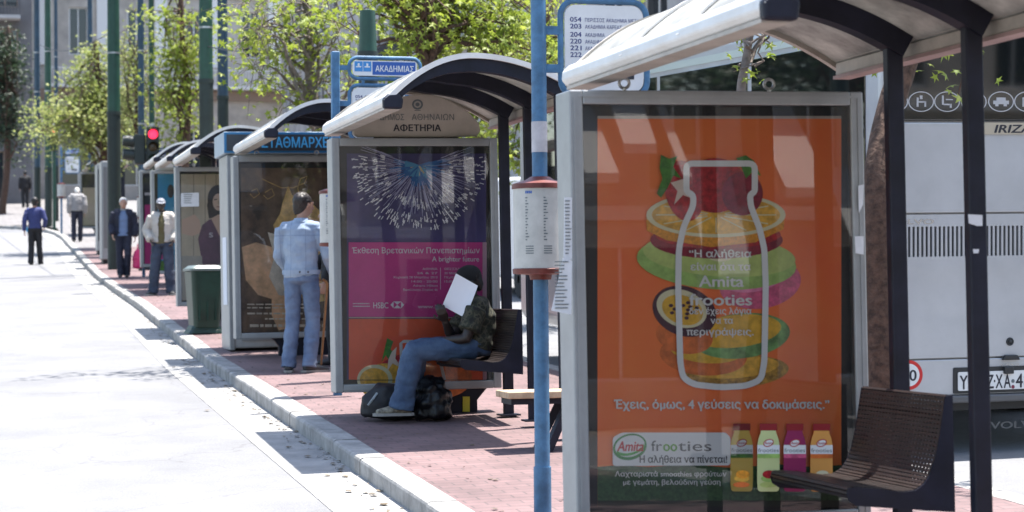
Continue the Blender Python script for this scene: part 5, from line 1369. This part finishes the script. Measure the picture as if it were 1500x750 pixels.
    def garment(nm, m, marg, low, sleeve, keep=None, cr=.009, belly=0.0, topn=True, sl_r=None):
        q = MB(); torso(q, j, marg, low, topn, belly=belly); r = sl_r or (.058+marg, .050+marg, .040+marg)
        for s_ in 'lr':
            a, e, w_ = V3(j['sh'+s_]), V3(j['el'+s_]), V3(j['wr'+s_])
            if sleeve == 'long': limb(q, a, e, e.lerp(w_, .97), r)
            elif sleeve == 'short': q.loft([a, a.lerp(e, .35), a.lerp(e, .72)], [r[0]+.012, r[0]+.012, r[0]+.016], 14, rnd=.1)
        return remesh(q, nm, m, root, vox, 2, cr, 8, rnd.randint(1, 90), (1, 1, 1.5), keep)
    if top: garment('shirt', top, .012, hem if not jacket else -.03, sleeves if not jacket else None)
    if jacket:
        jm, gap, marg = jacket
        kf = None
        if gap:
            cy = j['chest'][1]
            def kf(c, n): return not (abs(c.x) < gap*(1.0 if c.z < 1.32 else max(.3, 1-(c.z-1.32)*4)) and c.y > cy+.01 and c.z < j['neck'][2]-.0)
        garment('jacket', jm, marg, hem, 'long', kf)
    if collar:
        q = MB(); nk = V3(j['neck']); n = 18; vs = []
        for i in range(n+1):
            th = R(-70+320*i/n) + math.pi
            for (r, z) in ((.072, -.02), (.066, .028), (.088, -.012)): vs.append(nk + Vector((r*math.sin(th)*1.05, -r*math.cos(th)*-1.0, z)))
        q.add(vs, [(i*3+a, i*3+b_, i*3+3+b_, i*3+3+a) for i in range(n) for a, b_ in ((0, 1), (1, 2))]); q.build('collar', collar, root, smooth=True)
    if face:
        e = MB().use(M['ink'])
        for k in (-1, 1): e.ellipsoid(T(.03*k, .0885, .012), (.007, .004, .005), 8, 6)
        eo = e.build('eyes'[:-1], None, root)
    Mh = Matrix.Rotation(head_yaw, 3, 'Z') @ Matrix.Rotation(head_pitch, 3, 'X')
    if hair:
        q = MB(); inv = Mh.inverted(); hc = V3(j['head'])
        q.ellipsoid(T(0, -.018, .034), (.083, .098, .090), 18, 12, Mh)
        if hairstyle == 'full': q.ellipsoid(T(0, -.03, .05), (.090, .098, .085), 18, 12, Mh)
        q.loft([T(0, -.06, .0), T(0, -.058, -.05), T(0, -.05, -.085)], [(.070, .045), (.062, .036), (.05, .02)], 14)
        def kh(c, n):
            l = inv @ (c-hc)
            return not (l.y > .045 - (.02 if l.z < .0 else 0) and l.z < .072 + (l.y-.06)*-.1) and not (l.z < -.02 and l.y > -.02) and not (abs(l.x) > .06 and -.045 < l.z < .03 and l.y > -.02)
        remesh(q, 'hair', hair, root, .008, 1, .006, 38, rnd.randint(1, 50), (1, 1, .6), kh)
    if cap:
        q = MB(); q.ellipsoid(T(0, -.01, .05), (.084, .10, .078), 18, 10, Mh)
        hc = V3(j['head']); inv = Mh.inverted()
        co = remesh(q, 'cap', cap, root, .008, 1, 0, keep=lambda c, n: (inv @ (c-hc)).z > .042)
        q = MB(); pts = [T(.075*math.cos(t), .05+.095*math.sin(t), .055-.02*math.sin(t)) for t in [R(180*i/12) for i in range(13)]]
        up = Mh @ Vector((0, 0, .006)); n = 13; q.add(pts+[v+up for v in pts], [tuple(range(n)), tuple(range(n, 2*n))[::-1]]+[(i, i+n, (i+1) % n+n, (i+1) % n) for i in range(n)]); q.build('peak', None, co, fixn=True)
        co.children[0].data.materials.append(cap)
    return root, j, T
def denim(name, c1, c2): return mat(name, c1, .85, col2=c2, vs=5, bump=.25, bs=220)
jeans_l = denim('pale blue denim', (.075, .115, .20), (.15, .205, .30)); jeans_m = denim('mid blue denim', (.028, .05, .10), (.07, .115, .19)); jeans_d = denim('dark denim', (.018, .028, .05), (.045, .06, .09))
den_j = denim('washed denim jacket', (.20, .26, .36), (.30, .36, .44))
def seams(m, tests):
    nt = m.node_tree; b = nt.nodes['Principled BSDF']; src = b.inputs['Base Color'].links[0].from_socket
    tc = nt.nodes.new('ShaderNodeTexCoord'); sp = nt.nodes.new('ShaderNodeSeparateXYZ'); nt.links.new(tc.outputs['Object'], sp.inputs[0]); tot = None
    for ax, pos, w in tests:
        s1 = nt.nodes.new('ShaderNodeMath'); s1.operation = 'ABSOLUTE'; a = sp.outputs[ax]
        if ax == 'X': nt.links.new(a, s1.inputs[0]); a = s1.outputs[0]
        s2 = nt.nodes.new('ShaderNodeMath'); s2.operation = 'COMPARE'; s2.inputs[1].default_value = pos; s2.inputs[2].default_value = w; nt.links.new(a, s2.inputs[0])
        if tot is None: tot = s2.outputs[0]
        else:
            s3 = nt.nodes.new('ShaderNodeMath'); s3.operation = 'MAXIMUM'; nt.links.new(tot, s3.inputs[0]); nt.links.new(s2.outputs[0], s3.inputs[1]); tot = s3.outputs[0]
    mx = nt.nodes.new('ShaderNodeMixRGB'); mx.blend_type = 'MULTIPLY'; nt.links.new(tot, mx.inputs[0]); nt.links.new(src, mx.inputs[1]); mx.inputs[2].default_value = (.80, .81, .84, 1); nt.links.new(mx.outputs[0], b.inputs['Base Color'])
seams(den_j, (('Z', 1.335, .006), ('X', .075, .004), ('X', .195, .004)))
black_c = mat('black cloth', (.010, .010, .013), .8, var=.3, vs=8); navy_c = mat('navy cloth', (.012, .014, .03), .8, var=.25, vs=8)
hair_b = mat('dark brown hair', (.013, .008, .006), .5, var=.4, vs=60); hair_w = mat('white hair', (.62, .60, .57), .6, var=.1, vs=60); hair_k = mat('black hair', (.008, .007, .007), .5)
shoe_k = mat('dark shoe', (.03, .03, .032), .5); sole_w = mat('pale sole', (.26, .25, .23), .7)
def gpt(px, Y): 
    x = at(px, 350, Y).x; return Vector((x, Y, g(x, Y)))

# man in the denim jacket, back to us
p = gpt(441, 19.6)
jd = dict(hpl=(-.085, 0, .93), hpr=(.085, 0, .93), knl=(-.095, .03, .50), anl=(-.125, -.03, .085), knr=(.10, .05, .50), anr=(.09, -.04, .085),
          elr=(.27, -.0, 1.14), wrr=(.285, .17, .97), ell=(-.23, .03, 1.14), wrl=(-.16, .20, .98), head=(.025, .03, 1.63), neck=(.005, 0, 1.48))
den, jd_, _ = make_person('man in pale denim jacket and faded jeans standing with his back to us', p, R(-24), jd, .985, SKIN_M, head_yaw=R(-38), head_pitch=R(-4), jacket=(den_j, 0, .015), top=None, trousers=jeans_l, shoes=(shoe_k, sole_w), hair=hair_b, hairstyle='full', collar=den_j, hem=-.01, feet=(R(15), R(-50)), tweaks={'r': dict(thumb=(0, .2, 1), curl=1.0, palm=(-1, 0, -.2))}, vox=.0085, trouser_r=(.094, .072, .070))
q = MB(); q.loft([(0, 0, .955), (0, 0, 1.0)], [(.188, .135), (.19, .138)], 28, rnd=0); q.build('hem_band', den_j, den, smooth=True)
for k in (-.03, .035): MB().ellipsoid((.06+k*1.3, -.137, .978), (.010, .005, .010), 10, 6).build('button', shoe_k, den)
# the cane and the old person behind the second shelter
Yo = 20.3
p = gpt(489, Yo)
make_person('white haired person in dark clothes half hidden behind the second shelter edge', p, R(75), dict(elr=(.22, .12, 1.12), wrr=(.14, .30, 1.0), head=(0, .05, 1.60)), .94, SKIN_L, top=black_c, trousers=black_c, shoes=shoe_k, hair=hair_w, hairstyle='full', vox=.011, jacket=(black_c, 0, .03), hem=.12)
A = at(479, 421, 19.62); B = at(469.5, 545, 19.62); B.z = g(B.x, B.y)+.004; c0 = (A+B)/2
q = MB(); dd = (A-B).normalized(); hk = [A+dd*.02+Vector((.11*(math.cos(t)-1)*.5, 0, .055*math.sin(t))) for t in [R(k*20) for k in range(10)]]
q.loft([B-c0, A-c0]+[v-c0 for v in hk], [.011, .013]+[.014]*10, 10); o = q.build('walking_cane', mat('cane wood', (.30, .14, .05), .45, var=.2, vs=20), None, smooth=True); o.location = c0
tag(o, 'brown wooden walking cane held upright beside the denim jacketed man', 'cane')

# seated man with a sheet of paper before his face
Ys = 14.93
hipx = at(697, 500, Ys).x; gz = g(3.2, Ys)
S = 1.0
def loc(px, py, Y): # a pixel at a distance -> his own frame (he faces local +y = world -x)
    q = at(px, py, Y) - Vector((hipx, Ys, gz)); return (q.y, -q.x, q.z)
jsit = dict(pelvis=loc(697, 505, Ys), waist=loc(703, 484, Ys), chest=loc(703, 466, Ys), upper=loc(694, 447, Ys), neck=loc(688, 438, Ys), head=loc(687, 414, Ys),
            shl=loc(697, 452, Ys-.17), ell=loc(683, 496, Ys-.2), wrl=loc(652, 498, Ys-.10), shr=loc(690, 452, Ys+.17), elr=loc(662, 496, Ys+.03), wrr=loc(652, 470, Ys-.09),
            hpl=loc(694, 512, Ys-.09), knl=loc(606, 514, Ys-.09), anl=loc(589, 592, Ys-.06), hpr=loc(694, 512, Ys+.09), knr=loc(610, 512, Ys+.10), anr=loc(600, 588, Ys+.14))
camo = mat('camouflage cotton', (.02, .025, .014), .85)
nt = camo.node_tree; bb = nt.nodes['Principled BSDF']; tc = nt.nodes.new('ShaderNodeTexCoord'); nn = nt.nodes.new('ShaderNodeTexNoise'); nn.inputs['Scale'].default_value = 17; nn.inputs['Detail'].default_value = 2
cr = nt.nodes.new('ShaderNodeValToRGB'); cr.color_ramp.interpolation = 'CONSTANT'
for pos, col in ((.0, (.008, .008, .007)), (.42, (.020, .023, .013)), (.52, (.055, .05, .032)), (.60, (.012, .014, .009))):
    e = cr.color_ramp.elements.new(pos) if pos not in (0.0,) else cr.color_ramp.elements[0]; e.color = (*col, 1)
cr.color_ramp.elements[-1].color = (.035, .03, .02, 1)
nt.links.new(tc.outputs['Object'], nn.inputs['Vector']); nt.links.new(nn.outputs['Fac'], cr.inputs[0]); nt.links.new(cr.outputs[0], bb.inputs['Base Color'])
shoe_s = mat('sports shoe', (.07, .06, .045), .6, col2=(.30, .27, .2), vs=28)
sit, js_, Ts = make_person('seated man in camouflage shirt and blue jeans hiding his face behind paper', (hipx, Ys, gz), R(90), jsit, S, SKIN_D, head_pitch=R(-24), top=camo, trousers=jeans_m, shoes=(shoe_s, sole_w), hair=hair_k, sleeves='short', hem=-.02, vox=.008, face=False, trouser_r=(.092, .084, .082),
    tweaks={'r': dict(thumb=(-.3, 1, .3), curl=1.0, palm=(0, .2, 1)), 'l': dict(thumb=(1, 0, .4), curl=.5, palm=(0, 0, -1))})
# black knitted hat
q = MB(); q.ellipsoid(Ts(0, -.012, .042), (.088, .104, .088), 18, 12, Matrix.Rotation(R(-24), 3, 'X')); q.build('hat', mat('black knit', (.007, .007, .008), .9, bump=.5, bs=150), sit, smooth=True, angle=180)
pp_ = [at(x, y, Y) for x, y, Y in ((668, 400.5, Ys-.13), (700, 418.5, Ys-.20), (682, 466, Ys-.18), (648, 448, Ys-.11))]; cpp = sum(pp_, Vector())/4
n_ = (pp_[1]-pp_[0]).cross(pp_[3]-pp_[0]).normalized()
mb = MB(); NN = 8; vs = []
for sgn in (0, 1):
    for i in range(NN+1):
        for k in range(NN+1):
            u_, v_ = i/NN, k/NN; q = pp_[0].lerp(pp_[1], u_).lerp(pp_[3].lerp(pp_[2], u_), v_) - cpp + n_*(.012*math.sin(math.pi*u_)+.006*math.sin(2*math.pi*v_)+.002*sgn); vs.append(q)
N1 = NN+1; K = N1*N1; fs = [(i*N1+k, i*N1+k+1, (i+1)*N1+k+1, (i+1)*N1+k) for i in range(NN) for k in range(NN)]; fs += [tuple(K+a for a in f[::-1]) for f in fs]
ed = [i for i in range(N1)]
mb.add(vs, fs); o = mb.build('paper_sheet', mat('plain paper', (.74, .74, .78), .7), None, smooth=True); o.location = cpp
tag(o, 'blank white sheet of paper held up before the seated man\'s face', 'paper')

# bags at his feet
def bag(name, label, px, Y, dims, m, seed, cr=.11, cs=7, tilt=0):
    c = gpt(px, Y); q = MB(); w, d, h = dims
    q.loft([(0, 0, .0), (0, 0, .03), (0, 0, h*.35), (tilt*.5, 0, h*.7), (tilt, 0, h*.92), (tilt, 0, h)], [(w*.42, d*.42), (w*.5, d*.5), (w*.52, d*.5), (w*.42, d*.42), (w*.24, d*.24), (w*.12, d*.12)], 20, rnd=.1)
    o = remesh(q, name, m, None, .013, 1, cr, cs, seed, (1, 1, 1)); zs = min(v.co.z for v in o.data.vertices); o.location = (c.x, c.y, c.z-zs); return tag(o, label, 'bag')
plast = mat('black plastic film', (.005, .005, .006), .35, bump=.7, bs=45, spec=.3)
bag('plastic_bag', 'shiny crumpled black plastic bag behind the seated man\'s leg', 631, 14.95, (.29, .26, .31), plast, 4, .035, 11)
o = bag('shoulder_bag', 'black fabric bag with grey stripe lying left of the seated man\'s shoe', 567, 15.12, (.42, .27, .22), mat('bag nylon', (.007, .007, .009), .65, var=.3, vs=10), 9, .022, 7, .10)
q = MB(); q.loft([(-.10, -.085, .19), (-.135, -.105, .15), (-.17, -.085, .10)], [(.009, .004)]*3, 8); q.build('stripe', mat('bag stripe', (.30, .33, .34), .6), o, smooth=True)

# white haired man walking towards us
p = gpt(181, 44.7)
knit = mat('blue knitted jumper', (.14, .20, .33), .9, bump=.3, bs=90)
jw = dict(elr=(.26, -.05, 1.15), wrr=(.23, .10, .93), ell=(-.25, -.04, 1.13), wrl=(-.25, .03, .90), knl=(-.09, .10, .50), anl=(-.07, -.02, .085), knr=(.085, .04, .50), anr=(.07, .06, .085))
wh, _, _ = make_person('white haired man in open navy jacket and blue jumper walking towards us', p, R(180-6), jw, .99, SKIN_L, top=knit, jacket=(navy_c, .095, .034), trousers=navy_c, shoes=shoe_k, hair=hair_w, hairstyle='full', vox=.011, collar=sole_w, hem=.02)
for z in (1.18, 1.10):
    for s in (-1, 1): MB().loft([(s*.245, -.04, z-.004), (s*.247, -.045, z+.012)], [.082, .082], 14, rnd=0).build('sleeve_stripe', mat('grey stripe', (.35, .34, .36), .8) if 'grey stripe' not in bpy.data.materials else bpy.data.materials['grey stripe'], wh)
bx_ = at(201.5, 372, 44.7); q = MB(); q.loft([(0, 0, -.36), (0, 0, -.33), (0, 0, -.15), (0, 0, .0), (0, 0, .06)], [(.10, .05), (.115, .06), (.11, .06), (.07, .04), (.02, .015)], 14)
o = remesh(q, 'carrier_bag', mat('pink plastic', (.72, .03, .16), .35), None, .012, 1, .012, 9, 3); q = MB(); q.tube([(0, 0, .05), (.0, 0, .16)], .012, 8); q.build('handle', bpy.data.materials['pink plastic'], o); o.location = bx_+Vector((0, -.02, .06))
tag(o, 'bright pink plastic carrier bag hanging from the white haired man\'s hand', 'bag')

# man in cap and pale jacket, standing
p = gpt(238, 36.4)
cream_j = mat('cream jacket cloth', (.40, .37, .33), .85, var=.1, vs=6); olive = mat('olive shirt', (.09, .075, .03), .85)
jc = dict(elr=(.29, -.06, 1.16), wrr=(.20, .10, .98), ell=(-.27, -.05, 1.16), wrl=(-.21, .10, .97), knl=(-.12, .04, .50), anl=(-.15, .0, .085), knr=(.13, .03, .50), anr=(.17, .0, .085), head=(.02, .04, 1.60))
make_person('dark skinned man in cap and cream jacket standing by the sky blue poster', p, R(180-14), jc, .99, SKIN_D, head_yaw=R(14), head_pitch=R(-6), top=olive, jacket=(cream_j, .055, .028), trousers=jeans_d, shoes=(shoe_k, sole_w), hair=hair_k, cap=mat('cap cloth', (.20, .21, .24), .8, var=.3, vs=20), vox=.011, hem=.05, feet=(R(20), R(-25)), trouser_r=(.105, .09, .092))

# man in the blue shirt, walking away on the road
Yr = 55.0; x = at(51, 350, Yr).x; pr2 = Vector((x, Yr, g(x, Yr)-.14))
blue_s = mat('blue shirt cotton', (.035, .045, .15), .8, var=.15, vs=8)
jr = dict(elr=(.27, -.04, 1.15), wrr=(.23, .12, 1.0), ell=(-.25, -.06, 1.13), wrl=(-.26, .0, .89), knl=(-.085, .0, .50), anl=(-.085, -.12, .10), knr=(.10, .06, .50), anr=(.13, .10, .085))
make_person('man in blue shirt and black trousers walking away along the road', pr2, R(-10), jr, 1.03, SKIN_M, top=blue_s, trousers=black_c, shoes=shoe_k, hair=hair_k, hairstyle='full', vox=.012, hem=.0)
o = MB().box(-.02, .02, -.05, .05, -.09, .05).build('water_bottle', mat('blue bottle', (.1, .35, .6), .3), None, bev=.015); q = at(39.5, 335, Yr); o.location = q; tag(o, 'small light blue bottle in the blue shirted man\'s left hand', 'bottle')

# man in the grey jacket walking away, head bowed
p = gpt(113, 66.5)
grey_j = mat('grey wool jacket', (.24, .235, .24), .9, var=.1, vs=8)
jg = dict(head=(0, .10, 1.55), neck=(0, .05, 1.46), upper=(0, .03, 1.40), chest=(0, .01, 1.26), shl=(-.19, .02, 1.39), shr=(.19, .02, 1.39), anl=(-.10, -.10, .09), knl=(-.1, .02, .50), anr=(.09, .08, .085))
make_person('man in loose grey jacket walking away with bowed head near the far shelter', p, R(-4), jg, 1.03, SKIN_L, head_pitch=R(-28), jacket=(grey_j, 0, .045), trousers=navy_c, shoes=shoe_k, hair=hair_w, vox=.013, hem=.16)
# dark figure far up the pavement
p = gpt(37, 101.0)
make_person('dark clothed person far up the grey pavement beside the slim poles', p, R(8), dict(anl=(-.09, -.08, .085)), 1.03, SKIN_M, top=black_c, jacket=(black_c, 0, .035), trousers=black_c, shoes=shoe_k, hair=hair_k, vox=.016, hem=.1)

# ------------------------------------------------------------------ leaves and grit blown along the kerb
rr = random.Random(17); V = []; Fc = []
for k in range(900):
    y = rr.uniform(9.5, 60); on_road = rr.random() < .72
    x = kx(y) - abs(rr.gauss(0, .12)) - .015 if on_road else kx(y) + KW + abs(rr.gauss(.0, .35)) + .02
    z = g(x, y) + (-.106 if on_road else .004); s_ = rr.uniform(.008, .035)*(1 if on_road else .8); a = rr.uniform(0, 6.28); o = len(V)
    for q in range(5):
        t = a+q*1.2566; r = s_*rr.uniform(.5, 1); V.append((x+r*math.cos(t), y+r*math.sin(t)*1.4, z+rr.uniform(0, .008)))
    Fc.append((o, o+1, o+2, o+3, o+4))
me = bpy.data.meshes.new('leaf_litter'); me.from_pydata(V, [], Fc); me.materials.append(mat('dry litter', (.07, .055, .04), .9, col2=(.16, .12, .07), vs=3)); o = bpy.data.objects.new('leaf_litter', me); COL.objects.link(o); o['kind'] = 'stuff'
